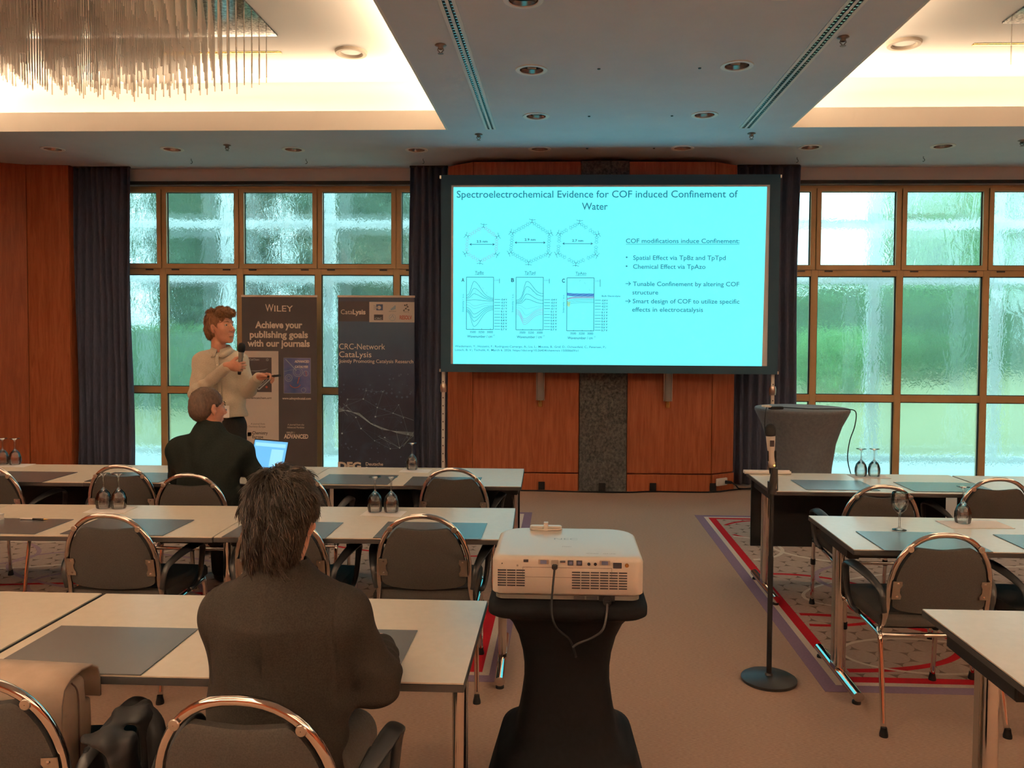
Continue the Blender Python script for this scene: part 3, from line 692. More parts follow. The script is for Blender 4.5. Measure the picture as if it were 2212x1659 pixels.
for gi, (x0, x1, y0, y1, let, ttl) in enumerate(((1009, 1068.5, 598, 711, 'A', 'TpBz'), (1118, 1177.5, 598, 711.5, 'B', 'TpTpd'), (1229, 1288, 599, 713, 'C', 'TpAzo'))):
    fr = Lines().poly([(x0, y0), (x1, y0), (x1, y1), (x0, y1), (x0, y0)], 1.1)
    for q in range(3): fr.seg(x0 + 15 + q * 19, y1 - 2, x0 + 15 + q * 19, y1 + 1, .8)
    fr.seg(x1 + 13, y0 + 3, x1 + 13, y0 + (13 if gi < 2 else 19), 1.0)
    for q in range(11):
        yy = y0 + 48 + q * 6.45; fr.seg(x1 + 2, yy, x1 + 15, yy, .9 if q != 4 else .5)
        st(volts[q], x1 + 16.5, x1 + 30, yy + 2.2, 'ink_dark', hx=4, bold=.02, name='axis_lettering')
    obj('graph_frame', fr, 'ink_dark', slide)
    st(let, x0 - 11, x0 - 4.5, y0 + 10, 'ink_dark', hx=8, bold=.03); st(ttl, x0 + 18.5, x0 + 38 + 4 * (gi > 0), y0 - 7, 'ink', hx=6)
    obj('title_underline', Lines().seg(x0 + 18.5, y0 - 5, x0 + 38 + 4 * (gi > 0), y0 - 5, .7), 'ink', slide)
    st('0.001' if gi == 0 else '0.002', x1 + 2, x1 + 12, y0 + 8, 'ink_soft', hx=3, name='axis_lettering')
    st('3500   3250   3000', x0 + 8, x1 - 1, y1 + 8, 'ink_dark', hx=4.6, name='axis_lettering')
    st('Wavenumber / cm', x0 + 2, x0 + 57, y1 + 18, 'ink_dark', hx=5.5, name='axis_lettering'); st('-1', x0 + 58, x0 + 62, y1 + 14, 'ink_dark', hx=3, name='axis_lettering')
    o = text('Intensity / a.u.', spx(x0 - 5.5), spx(x0 - 5.5) + .19, spz(y0 + 75), 'ink', slide, SY - .0065, hx=.022, rot=math.pi / 2, name='axis_lettering')
    d1, d2, col = Lines(), Lines(), Lines()
    if gi == 0:
        for ya, yp, yb in ((40, 9, 46), (44, 24, 48), (46, 36, 50), (50, 49, 52)): d1.poly(smooth_curve(x0, x1, y0 + ya, y0 + yp, y0 + yb), .8)
        for ya, yp, yb in ((54, 62, 56), (60, 68, 60), (66, 80, 62), (70, 88, 64), (72, 96, 67), (74, 107, 70)): (d2 if yp < 75 else d1).poly(smooth_curve(x0, x1, y0 + ya, y0 + yp, y0 + yb), .75)
        for k in range(6): q = smooth_curve(x0, x1, y0 + 45, y0 + 18, y0 + 46, xp=.45); d2.poly(q[k * 3 + 4:k * 3 + 6], .6)
    elif gi == 1:
        for ya, yp, yb in ((50, 9, 36), (53, 20, 41), (55, 36, 50), (57, 47, 57)): d1.poly(smooth_curve(x0, x1, y0 + ya, y0 + yp, y0 + yb, .38), .8)
        d2.poly(smooth_curve(x0, x1, y0 + 60, y0 + 68, y0 + 62, .36), .6).poly(smooth_curve(x0, x1, y0 + 66, y0 + 82, y0 + 64, .36), .6)
        for ya, yp, yb in ((70, 90, 68), (73, 94, 71), (76, 98, 75), (79, 102, 79)): col.poly(smooth_curve(x0, x1, y0 + ya, y0 + yp, y0 + yb, .3), .8)
        for k in range(6): q = smooth_curve(x0, x1, y0 + 52, y0 + 28, y0 + 50, xp=.5); d2.poly(q[k * 3 + 4:k * 3 + 6], .6)
        obj('pink_curves', col, 'ink_pink', slide)
    else:
        bl, pk, ye = Lines(), Lines(), Lines()
        for k in range(7): bl.poly([(x0 + (x1 - x0) * i / 16, y0 + 34 + k * .9 + (2.0 * math.exp(-i / 2.)) * (-1) + .3 * math.sin(i * 1.7 + k)) for i in range(17)], .9)
        for k in range(4): pk.poly([(x0 + (x1 - x0) * i / 16, y0 + 40.5 + k * 1.0 + 4 * math.exp(-i / 2.)) for i in range(17)], .8)
        for k in range(3): d1.poly([(x0 + (x1 - x0) * i / 16, y0 + 46 + k * 3.5 + 6 * math.exp(-i / 2.5)) for i in range(17)], .55)
        for k in range(5): ye.poly([(x0 + 1, y0 + 50 + k * 2), (x0 + 4, y0 + 54 + k * 2), (x0 + 7, y0 + 51 + k * 2)], 1.3)
        for k in range(5): q = smooth_curve(x0, x1, y0 + 38, y0 + 4, y0 + 38, xp=.5); d2.poly(q[k * 4 + 2:k * 4 + 4], .6)
        obj('blue_curves', bl, 'ink_blue', slide); obj('pink_curves', pk, 'ink_pink', slide); obj('yellow_curves', ye, 'ink_yellow', slide)
        st('Bulk Electrolyte', 1305, 1345, 639.5, 'ink_dark', hx=3.6, name='axis_lettering')
    obj('dark_curves', d1, 'ink_dark', slide); obj('pale_curves', d2, 'ink_soft', slide)
for k, lx in enumerate((-1.262, 2.195)):
    z1 = SZ0 - .08; m = MB().box(lx - .016, lx + .016, SY + .03, SY + .062, .02, z1)
    lg = obj('leg', m, 'white', scr, bevel=.002)
    h = MB()
    for q in range(14): h.box(lx - .005, lx + .005, SY + .0275, SY + .031, .1 + q * .085, .112 + q * .085)
    obj('holes', h, 'black', lg); 
    obj('clamp', MB().lathe([(.001, 0), (.032, .0), (.036, .03), (.036, .06), (.03, .09), (.001, .09)], seg=16, caps=False).xf(Matrix.Translation((lx, SY + .046, 1.10))), 'steel', lg, smooth=True)
    obj('foot', MB().box(lx - .02, lx + .02, SY - .40, SY + .40, 0, .03).tube([(lx, SY + .046, .5), (lx, SY + .36, .03)], .01, 8), 'steel', lg)
rebase(scr)

# ---------------- wall sconces, cable, socket ----------------
MT['sconceglass'] = mat('sconce_glass', (.42, .40, .38), .15, metal=.35, spec=.8)
for (x, lab) in ((-.24, 'slim glass wall lamp with brass end hanging under the left part of the screen'), (1.15, 'slim glass wall lamp with brass end hanging under the right part of the screen')):
    yw = 8.885 if x < 0 else 8.915; t = empty('wall_sconce', (x, yw, 0), label=lab, cat='wall lamp', group='glass wall lamps on the cherry panels')
    obj('glass_tube', MB().lathe([(.036, 1.00), (.040, 1.02), (.040, 2.25), (.036, 2.27)], (0, -.055), 20, True), 'sconceglass', t, smooth=True)
    obj('brass_end', MB().lathe([(.024, .93), (.026, .935), (.026, 1.0)], (0, -.055), 20, True), 'brass', t, smooth=True)
    obj('bracket', MB().box(-.02, .02, -.04, .0, 1.1, 1.14).box(-.02, .02, -.04, 0, 2.1, 2.14).box(-.046, -.040, -.07, -.03, 1.0, 2.26).box(.040, .046, -.07, -.03, 1.0, 2.26), 'steel', t)
pts = catmull([(-1.1, 9.0, .008), (-.6, 8.84, .008), (-.2, 8.82, .008), (.2, 8.79, .008), (.7, 8.79, .008), (1.0, 8.86, .008), (1.6, 8.87, .008), (1.9, 9.02, .01), (2.15, 9.05, .03)], 6)
cb = empty('floor_cable', (.4, 8.85, 0), label='black cable taped along the foot of the cherry wall panels', cat='cable')
obj('cable', MB().tube(pts, .008, 6), 'black', cb, smooth='all')
for (x, y) in ((-.22, 8.845), (.44, 8.815), (1.0, 8.86), (1.66, 8.895)): obj('tape_strip', MB().box(x - .035, x + .035, y - .02, y + .012, .0165, .019).box(x - .035, x + .035, y + .010, y + .013, .0165, .10), 'black', cb)
rebase(cb)
so = empty('wall_socket', (1.735, 8.98, .11), rz=.62, label='white double wall socket on the plinth at the right end of the cherry panels', cat='socket')
obj('plate', MB().box(-.08, .08, -.055, -.03, -.04, .04), 'white', so, bevel=.004)
obj('insert', MB().lathe([(.022, 0), (.022, .003)], seg=16).xf(Matrix.Translation((-.038, -.055, 0)) @ Matrix.Rotation(math.pi / 2, 4, 'X')), 'paper', so)
pl = empty('plug', (1.80, 8.93, .11), label='black plug in the white socket with cable running to the right', cat='plug')
obj('body', MB().tube([(0, 0, 0), (.06, .01, -.005), (.08, .01, -.01)], [.02, .017, .01], 10).xf(Matrix.Identity(4)), 'black', pl, smooth=True)
obj('cord', MB().tube(catmull([(.07, .01, -.01), (.12, .03, -.04), (.16, .08, -.08), (.26, .14, -.095), (.42, .16, -.09)], 5), .008, 6), 'black', pl, smooth='all')
ex = tag(obj('power_strip', MB().box(2.24, 2.54, 9.07, 9.13, 0, .045), 'black', bevel=.006), 'black power strip lying at the foot of the right curtain', 'power strip')
# ---------------- patterned carpet inlays ----------------
def inlay_mat():
    m = noisy(mat('inlay_field', (.4, .3, .25), .95, spec=.1), (.35, .25, .205), (.44, .33, .275), scale=(9, 30, 9), nscale=6, detail=6, bump=.4, bdist=.003)
    b = m.node_tree.nodes['Principled BSDF']; src = b.inputs['Base Color'].links[0].from_socket
    tc = N(m, 'ShaderNodeTexCoord'); sx, sy = .17, .17 * math.sqrt(3)
    ds = []
    for ox, oy in ((0, 0), (sx / 2, sy / 2)):
        a = N(m, 'ShaderNodeVectorMath', operation='ADD'); a.inputs[1].default_value = (ox + 50, oy + 50, 0); L(m, tc.outputs['Object'], a.inputs[0])
        md = N(m, 'ShaderNodeVectorMath', operation='MODULO'); md.inputs[1].default_value = (sx, sy, 1000); L(m, a.outputs[0], md.inputs[0])
        sb = N(m, 'ShaderNodeVectorMath', operation='SUBTRACT'); sb.inputs[1].default_value = (sx / 2, sy / 2, 0); L(m, md.outputs[0], sb.inputs[0])
        ml = N(m, 'ShaderNodeVectorMath', operation='MULTIPLY'); ml.inputs[1].default_value = (1, 1, 0); L(m, sb.outputs[0], ml.inputs[0])
        ln = N(m, 'ShaderNodeVectorMath', operation='LENGTH'); L(m, ml.outputs[0], ln.inputs[0]); ds.append(ln.outputs['Value'])
    mn = N(m, 'ShaderNodeMath', operation='MINIMUM'); L(m, ds[0], mn.inputs[0]); L(m, ds[1], mn.inputs[1])
    r = N(m, 'ShaderNodeMapRange'); r.inputs['From Min'].default_value = .0835; r.inputs['From Max'].default_value = .0865; L(m, mn.outputs[0], r.inputs['Value'])
    mx = N(m, 'ShaderNodeMix', data_type='RGBA'); mx.inputs['B'].default_value = (.17, .115, .09, 1)
    L(m, r.outputs[0], mx.inputs['Factor']); L(m, src, mx.inputs['A']); L(m, mx.outputs['Result'], b.inputs['Base Color'])
    return m
MT['inlay'] = inlay_mat()
def flat_carpet(key, c): MT[key] = noisy(mat(key, c, .95, spec=.1), tuple(v * .9 for v in c), tuple(v * 1.1 for v in c), scale=(9, 30, 9), nscale=8, bump=.4, bdist=.003)
flat_carpet('c_red', (.42, .012, .02)); flat_carpet('c_cream', (.60, .50, .42)); flat_carpet('c_purple', (.22, .15, .22)); flat_carpet('c_mauve', (.30, .20, .24))
def ring(mb, cx, cy, rx, ry, w, x0, x1, y0, y1, z, rot=0, n=360):
    prev = None
    for k in range(n + 1):
        a = 2 * math.pi * k / n; ca, sa = math.cos(a), math.sin(a); cr, sr = math.cos(rot), math.sin(rot)
        def P(rx_, ry_): u, v = rx_ * ca, ry_ * sa; return (cx + u * cr - v * sr, cy + u * sr + v * cr)
        a_, b_ = P(rx - w / 2, ry - w / 2), P(rx + w / 2, ry + w / 2)
        ok = all(x0 < p[0] < x1 and y0 < p[1] < y1 for p in (a_, b_))
        if ok and prev: mb.add([(prev[0][0], prev[0][1], z), (prev[1][0], prev[1][1], z), (b_[0], b_[1], z), (a_[0], a_[1], z)], [(0, 1, 2, 3)])
        prev = (a_, b_) if ok else None
for side, (x0, x1, y0, y1) in (('right', (1.27, 6.6, 3.88, 7.74)), ('left', (-6.0, -.28, 3.90, 7.75))):
    r = struct('floor_inlay', MB().box(x0, x1, y0, y1, -.01, .0012), 'c_purple')
    for k, (a, key, z) in enumerate(((.075, 'c_cream', .0018), (.112, 'c_red', .0024), (.175, 'inlay', .0030))):
        obj(('cream_border', 'red_border', 'patterned_field')[k], MB().box(x0 + a, x1 - a, y0 + a, y1 - a, -.005, z), key, r)
    a = .19; zb = .0034; RD, CR, MV = MB(), MB(), MB(); bx = (x0 + a, x1 - a, y0 + a, y1 - a)
    if side == 'right':
        ring(RD, 1.95, 7.15, .52, .40, .035, *bx, zb); ring(RD, 1.55, 5.3, .60, .52, .04, *bx, zb + .0003); ring(RD, 1.45, 4.55, .75, .42, .045, *bx, zb + .0002)
        ring(CR, 1.35, 6.55, .42, .38, .03, *bx, zb + .0006); ring(CR, 2.45, 6.6, .75, .50, .035, *bx, zb + .0005); ring(CR, 1.93, 4.35, .42, .24, .022, *bx, zb + .0007); ring(CR, 2.9, 5.6, 1.35, .42, .025, *bx, zb + .0008, .25)
        ring(MV, 2.35, 5.7, .55, .42, .04, *bx, zb + .001); ring(RD, 3.0, 4.9, 1.2, .5, .03, *bx, zb + .0011, -.2)
        ring(CR, 4.4, 5.2, .8, .7, .03, *bx, zb + .0012); ring(RD, 4.6, 6.4, .8, .6, .04, *bx, zb + .0013)
    else:
        rg = random.Random(4)
        for q in range(9): ring((RD, CR, MV)[q % 3], rg.uniform(-5.4, -.9), rg.uniform(4.5, 7.2), rg.uniform(.5, 1.3), rg.uniform(.3, .6), .035, *bx, zb + .0002 * q, rg.uniform(-.4, .4))
        RD.box(-1.2, x1 - a, 4.43, 4.47, .002, zb)
    for mb_, key, nm in ((RD, 'c_red', 'red_rings'), (CR, 'c_cream', 'cream_rings'), (MV, 'c_mauve', 'mauve_rings')): obj(nm, mb_, key, r)

# ---------------- tables ----------------
TW, TD, TH = 1.405, .70, .74
def make_table():
    t = empty('seminar_table', cat='table')
    hw, hd = TW / 2, TD / 2
    obj('tabletop', MB().box(-hw + .002, hw - .002, -hd + .002, hd - .002, TH - .004, TH), 'laminate', t)
    obj('edge_band', MB().box(-hw, hw, -hd, hd, TH - .026, TH - .004), 'edge', t, bevel=.002)
    for s in (-1, 1):
        x = s * (hw - .055)
        m = MB().box(x - .020, x + .020, .012, .052, .07, TH - .08)
        lg = obj('leg', m, 'steel', t, bevel=.003)
        obj('column', MB().tube([(x, -.018, .07), (x, -.018, TH - .08)], .022, 14), 'chrome', lg, smooth=True)
        obj('foot_bar', MB().tube([(x, -.30, .042), (x, .30, .042)], .03, 14, flat=(.026, .022)).box(x - .022, x + .022, -.03, .05, .05, .075), 'chrome', lg, smooth=True)
        obj('leveller', MB().lathe([(.02, 0), (.02, .012), (.008, .02), (.008, .03)], (x, -.27), 12).lathe([(.02, 0), (.02, .012), (.008, .02), (.008, .03)], (x, .27), 12), 'black', lg, smooth=True)
        obj('bracket', MB().prism_y([(x - .03, TH - .027), (x - .03, TH - .085), (x + .03, TH - .085), (x + .03, TH - .027)], -.20, .22), 'black', lg, bevel=.006)
    obj('cross_bar', MB().box(-hw + .09, hw - .09, .0, .03, TH - .07, TH - .035), 'black', t)
    return t
tb = make_table(); note_kids(tb)
TB = [  # x centre, y centre, rot, modesty, label
    (-.965, 2.528, 0, 0, 'white seminar table in front of the man with the brown jacket'),
    (-2.385, 2.53, 0, 0, 'nearest white seminar table on the left, joined on beside the brown jacket table'),
    (-.945, 4.09, .03, 0, 'white table of the second row, ending beside the projector'),
    (-2.352, 4.045, .03, 0, 'white table of the second row with an upturned glass pair and a chair before it'),
    (-3.758, 4.00, .03, 0, 'white table at the left picture edge with a pen on its pad'),
    (-.965, 5.447, .02, 1, 'white table of the row before the banners, at the aisle, with a black front panel'),
    (-2.372, 5.417, .02, 1, 'white table the laptop stands on'),
    (-3.779, 5.387, .02, 1, 'white table at the far left under the wooden pier with two upturned glasses'),
    (2.01, 5.42, 0, 1, 'white table with black front panel near the grey cocktail table'),
    (3.43, 5.40, 0, 1, 'white table behind the second chair at the right picture edge'),
    (2.025, 4.025, -.01, 0, 'white table with the standing wine glass'),
    (3.445, 4.01, -.01, 0, 'white table cut off at the right picture edge behind the front chair'),
    (1.975, 2.53, 0, 0, 'white table corner at the lower right edge of the picture')]
for i, (x, y, r, mod, lab) in enumerate(TB):
    o = tb if i == 0 else copy_tree(tb)
    o.location = (x, y, 0); o.rotation_euler.z = r; tag(o, lab, group='white seminar tables')
    if mod:
        obj('modesty_panel', MB().box(-TW / 2 + .03, TW / 2 - .03, TD / 2 - .035, TD / 2 - .017, .225, TH - .027), 'black', o)

# ---------------- chairs ----------------
def arch(hw, zt, zb, n, zs=None):
    """outline of the round back: from right foot of the arch over the top"""
    b = .255; out = []
    for k in range(n + 1):
        a = math.pi * k / n; c, s = math.cos(a), math.sin(a)
        out.append((math.copysign(abs(c) ** .86, c) * hw, zt - b + b * s ** .98 if s > 0 else zt - b))
    return out
def make_chair():
    t = empty('banquet_chair', cat='chair')
    def yb(z): return .085 * (.87 - z) / .40      # recline
    r = .0125; zt = .87 - r; pts = []
    for x, z in arch(.215, zt, 0, 26): pts.append((x, yb(z), z))
    right = [(.232, .105, .415), (.222, .088, .45), (.215, .07, .52)]
    path = right + pts + [(-x, y, z) for x, y, z in reversed(right)]
    obj('back_frame', MB().tube(path, r, 12), 'chrome', t, smooth='all')
    # upholstered shell with the finger gap under the top of the rim
    m = MB(); n = 40; outl = []
    for x, z in arch(.199, zt - .018, 0, n): outl.append((x, z))
    top = []
    for (x, z) in outl:
        d = .052 * max(0, 1 - (x / .118) ** 2) ** .9; top.append((x, z - d))
    bot = []
    for k in range(1, 20):
        a = math.pi * k / 20; bot.append((-.199 * math.cos(a), .545 - .052 * math.sin(a) ** .7))
    poly = top + [(-.199, .545)] + bot + [(.199, .545)]
    for yy, off in ((-.012, 0), (-.016, .010), (.012, 0), (.022, .02)):
        cz = .68
        for (x, z) in poly:
            sx = 1 - off / .2; m.v.append((x * sx, yb(z) + yy, cz + (z - cz) * (1 - off / .18)))
    K = len(poly)
    for (a, b_) in ((0, 1), (2, 0), (3, 2)):
        for k in range(K): m.f.append((a * K + k, a * K + (k + 1) % K, b_ * K + (k + 1) % K, b_ * K + k))
    me_f = [tuple(K + k for k in range(K)), tuple(3 * K + k for k in range(K - 1, -1, -1))]; m.f += me_f
    obj('backrest', m, 'chairfab', t, smooth=True)
    for s in (-1, 1):
        q = MB()
        prof = [(.208, .565), (.17, .565), (.168, .58), (.176, .595), (.176, .615), (.168, .63), (.17, .648), (.208, .648)]
        q.prism_y([(s * a, b_) for a, b_ in prof], 0, .004); zz = .6
        q.v = [(x, yb(z) - .0215 + y, z) for x, y, z in q.v]
        br = obj('bracket', q, 'steel', t)
        sc = MB()
        for z in (.578, .637): sc.lathe([(.001, .004), (.005, .003), (.006, 0)], seg=10, caps=False).v[-30:]
        sc = MB()
        for z in (.578, .637):
            k0 = len(sc.v); sc.lathe([(.0005, .003), (.004, .0025), (.0055, 0)], seg=10, caps=False)
            sc.v[k0:] = [(s * .186 + a, yb(z) - .0215 - c, z + b_) for a, b_, c in sc.v[k0:]]
        obj('screws', sc, 'chrome', br, smooth=True)
        k = MB().lathe([(.001, .004), (.012, .003), (.014, 0)], seg=14, caps=False)
        k.v = [(s * .150 + a, yb(.80) - .017 - c, .795 + b_) for a, b_, c in k.v]
        obj('button', k, 'steel', t, smooth=True)
    # seat
    m = MB(); SEAT = [(-.235, .12), (-.205, .09), (.205, .09), (.235, .12), (.232, .50), (.205, .545), (0, .555), (-.205, .545), (-.232, .50)]
    poly = catmull([(a, b_, 0) for a, b_ in SEAT], 4, True); K = len(poly); cy = .32
    lay = [(.425, .97), (.432, 1.0), (.465, 1.0), (.482, .965), (.488, .85)]
    for z, sc_ in lay: m.v += [(x * sc_, cy + (y - cy) * sc_, z) for x, y, _ in poly]
    for a in range(len(lay) - 1):
        for k in range(K): m.f.append((a * K + k, a * K + (k + 1) % K, (a + 1) * K + (k + 1) % K, (a + 1) * K + k))
    m.f += [tuple(range(K - 1, -1, -1)), tuple((len(lay) - 1) * K + k for k in range(K))]
    obj('seat', m, 'chairfab', t, smooth=True)
    for s in (-1, 1):
        # front leg runs up and back into the seat rail; rear leg splays backwards
        fl = catmull([(s * .222, .545, .012), (s * .226, .520, .38), (s * .230, .495, .412), (s * .236, .44, .418), (s * .245, .10, .405), (s * .247, .065, .395)], 6)
        lg = obj('leg', MB().tube(fl, .0115, 10), 'chrome', t, smooth='all')
        obj('ferrule', MB().lathe([(.0135, .26), (.0155, .262), (.0155, .295), (.0135, .297)], (s * .2245, .5305), 12), 'black', lg, smooth=True)
        obj('foot_cap', MB().lathe([(.018, 0), (.018, .01), (.0135, .03), (.0125, .04)], (s * .222, .545), 12), 'black', lg, smooth=True)
        rl = catmull([(s * .236, .102, .42), (s * .244, .075, .40), (s * .249, .05, .36), (s * .262, -.03, .012)], 6)
        lg = obj('leg', MB().tube(rl, .0115, 10), 'chrome', t, smooth='all')
        obj('foot_cap', MB().lathe([(.018, 0), (.018, .01), (.0135, .03), (.0125, .04)], (s * .262, -.031), 12), 'black', lg, smooth=True)
    obj('rear_rail', MB().tube([(-.245, .07, .40), (.245, .07, .40)], .010, 10), 'chrome', t, smooth='all')
    for s in (-1, 1):
        A = catmull([(s * .226, .068, .50), (s * .236, .062, .55), (s * .246, .075, .60), (s * .262, .14, .632), (s * .278, .23, .652), (s * .286, .31, .655), (s * .284, .365, .635),
                     (s * .276, .385, .59), (s * .268, .382, .50), (s * .262, .37, .455), (s * .256, .34, .432), (s * .25, .30, .426)], 4)
        n = len(A); fl = []
        for k in range(n):
            u = k / (n - 1); w = .013 + .013 * math.exp(-((u - .42) / .18) ** 2); fl.append((w, .0075 + .003 * (u > .6)))
        obj('armrest', MB().tube(A, .01, 12, flat=fl, upv=(0, -1, 0)), 'blackplastic', t, smooth='all')
    return t
ch = make_chair(); note_kids(ch)
CH = [(-3.625, 4.92, 0, 'dark round-backed chair at the left picture edge, tucked under the row below the wooden pier'),
      (-2.795, 4.98, .02, 'dark round-backed chair whose back frames the upturned glasses on the table before it'),
      (-2.218, 4.70, 0, 'dark round-backed chair of the seated man in black'),
      (-1.62, 4.79, .05, 'dark round-backed chair mostly hidden behind the head of the man in the brown jacket'),
      (-.682, 5.025, -.02, 'dark round-backed chair at the aisle table in front of the blue banner'),
      (-2.094, 3.617, 0, 'dark round-backed chair at the second row left, empty, with both arms showing'),
      (-1.304, 3.655, 0, 'empty chair directly behind the shoulder of the man in the brown jacket, second row'),
      (-.645, 3.70, 0, 'dark round-backed chair with chrome rim just left of the projector'),
      (-1.44, 1.86, .12, 'nearest chair at the lower left corner, with the beige bag behind it'),
      (-.735, 1.79, -.04, 'chair the man in the brown jacket sits on, cut by the lower picture edge'),
      (1.821, 4.63, .0, 'dark round-backed chair behind the standing wine glass'),
      (2.614, 4.92, 0, 'dark round-backed chair at the right picture edge before the farthest white table'),
      (1.639, 3.49, .03, 'dark round-backed armchair on the right, seen whole with its chrome legs'),
      (2.27, 3.52, .0, 'chair cut off by the right picture edge beside the whole armchair')]
for i, (x, y, r, lab) in enumerate(CH):
    o = ch if i == 0 else copy_tree(ch)
    o.location = (x, y, 0); o.rotation_euler.z = r; tag(o, lab, group='round-backed banquet chairs')

# ---------------- things on the tables ----------------
def pad(x, y, w, d, lab, r=0):
    o = tag(obj('desk_pad', MB().box(-w / 2, w / 2, -d / 2, d / 2, 0, .003), 'pad', bevel=.001), lab, 'desk pad', 'grey desk pads')
    o.location = (x, y, TH + .0005); o.rotation_euler.z = r
PADS = [(-1.395, 2.36, .455, .36, 'grey desk pad at the near left table beside the beige bag'), (-.70, 2.392, .48, .345, 'grey desk pad under the hand of the man in the brown jacket'),
        (-2.76, 3.868, .53, .31, 'grey desk pad with the pen on it'), (-2.13, 3.888, .50, .33, 'grey desk pad behind the empty chair of the second row, left'), (-1.35, 3.878, .49, .33, 'grey desk pad right of the head of the man in the brown jacket'),
        (-.63, 3.912, .51, .33, 'desk pad turned cyan by the screen light, beside the projector'),
        (-3.57, 5.22, .49, .385, 'dark desk pad on the farthest left table, before the wooden pier'), (-2.83, 5.25, .49, .36, 'desk pad between the far left chair and the man in black'),
        (-1.35, 5.28, .48, .36, 'dark desk pad left of the single upturned glass'), (-.77, 5.245, .47, .33, 'dark desk pad behind the aisle chair'),
        (1.765, 5.30, .46, .35, 'blue shining desk pad nearest the microphone stand'), (2.46, 5.28, .52, .33, 'blue shining desk pad by the second chair on the right'),
        (1.69, 3.848, .48, .36, 'blue shining desk pad under the standing wine glass'), (2.34, 3.83, .48, .35, 'greenish desk pad at the right picture edge')]
for p in PADS: pad(*p)
GP_OUT = [(.0345, .0), (.0372, .004), (.041, .03), (.040, .055), (.031, .083), (.015, .102), (.0055, .112), (.0042, .13), (.0042, .165), (.006, .176), (.018, .183), (.034, .187)]
GP_IN = [(.034, .1885), (.012, .1895), (.0005, .190), ]
def glass_profile(inverted):
    h = .19
    outer = GP_OUT + GP_IN; inner = [(.0005, .099), (.012, .0985), (.028, .081), (.037, .055), (.038, .03), (.0350, .004), (.0335, .0)]
    prof = inner[::1]
    loop = GP_OUT + GP_IN
    P = loop + []      # foot on top when upturned
    m = [(r, z) for r, z in loop], [(r, z) for r, z in inner]
    if not inverted: m = [(r, h - z) for r, z in loop], [(r, h - z) for r, z in inner]
    return m
def make_glass(inv, scale=1.0):
    a, b_ = glass_profile(inv); m = MB()
    k0 = 0; pr = list(reversed(b_)) if True else b_
    # one closed skin: inner bowl, rim, outer bowl, stem, foot
    prof = list(b_) + list(a)
    m.lathe([(r * scale, z * scale) for r, z in prof], seg=28, caps=False)
    bm_me = m.mesh('wine_glass', smooth='all', weld=True)
    bm = bmesh.new(); bm.from_mesh(bm_me); bmesh.ops.recalc_face_normals(bm, faces=bm.faces); bm.to_mesh(bm_me); bm.free()
    return bm_me
gi, gu = make_glass(True), make_glass(False, 1.0)
gi.materials.append(MT['clear']); gu.materials.append(MT['clear'])
def place_glass(me, x, y, lab, grp=None):
    o = bpy.data.objects.new('wine_glass', me); COL.objects.link(o); o.location = (x, y, TH + .0035); tag(o, lab, 'glass', grp)
for x, y, lab in [(-4.06, 5.70, 'upturned glass at the left picture edge, left one before the pier'), (-3.968, 5.70, 'upturned glass before the pier, right one of the pair'),
                  (-2.50, 4.30, 'upturned glass in front of the far left chair back, left one'), (-2.415, 4.30, 'upturned glass in front of the far left chair back, right one'),
                  (-1.006, 4.31, 'upturned glass left of the chair by the projector, left one of the pair'), (-.918, 4.31, 'upturned glass right one of the pair near the aisle chair'),
                  (-1.064, 5.70, 'single upturned glass in front of the blue banner'),
                  (2.070, 5.67, 'upturned glass before the right window, left one'), (2.160, 5.67, 'upturned glass before the right window, right one'),
                  (2.076, 4.25, 'upturned glass between the two chairs on the right')]: place_glass(gi, x, y, lab, 'upturned wine glasses')
place_glass(gu, 1.676, 4.06, 'wine glass standing upright on the blue shining desk pad')
def paper(x, y, w, d, r, lab, z=0):
    o = tag(obj('paper_sheet', MB().box(-w / 2, w / 2, -d / 2, d / 2, 0, .0012), 'paper'), lab, 'paper', 'small paper sheets under the glasses')
    o.location = (x, y, TH + .0008 + z); o.rotation_euler.z = r
for a in [(-3.96, 5.66, .25, .15, .05, 'white paper sheet under the glass pair at the far left'), (-2.44, 4.26, .22, .15, .05, 'white paper sheet under the glass pair of the second row left'),
          (-.95, 4.27, .22, .14, -.06, 'white paper sheet under the glass pair near the aisle'), (-1.03, 5.65, .21, .15, -.05, 'white paper sheet under the single upturned glass'),
          (2.12, 5.66, .25, .15, 0, 'pale paper sheet under the glass pair by the right window'), (2.12, 4.22, .32, .17, .05, 'pale pink paper sheet under the glass between the right chairs')]: paper(*a)
MT['ink_print'] = mat('blue_print', (.35, .40, .62), .8)
pn = empty('ballpoint_pen', (-2.68, 3.99, TH + .0035 + .005), rz=-.03, label='black pen with silver cap lying on the left desk pad', cat='pen')
obj('barrel', MB().tube([(-.01, 0, 0), (.05, 0, 0)], .0045, 10), 'black', pn, smooth=True); obj('cap', MB().tube([(-.075, 0, 0), (-.01, 0, 0)], .0048, 10), 'steel', pn, smooth=True)
obj('tip', MB().tube([(.05, 0, 0), (.072, 0, 0)], [.0042, .001], 10), 'brass', pn, smooth=True)
nb = empty('notebook', (-2.94, 3.92, TH + .0035), rz=-.25, label='white closed notebook at the left picture edge with a thick edge', cat='notebook')
obj('pages', MB().box(-.07, .07, -.1, .1, .002, .026), 'paper', nb); obj('cover', MB().box(-.072, .072, -.102, .102, 0, .002).box(-.072, .072, -.102, .102, .026, .029), 'white', nb)
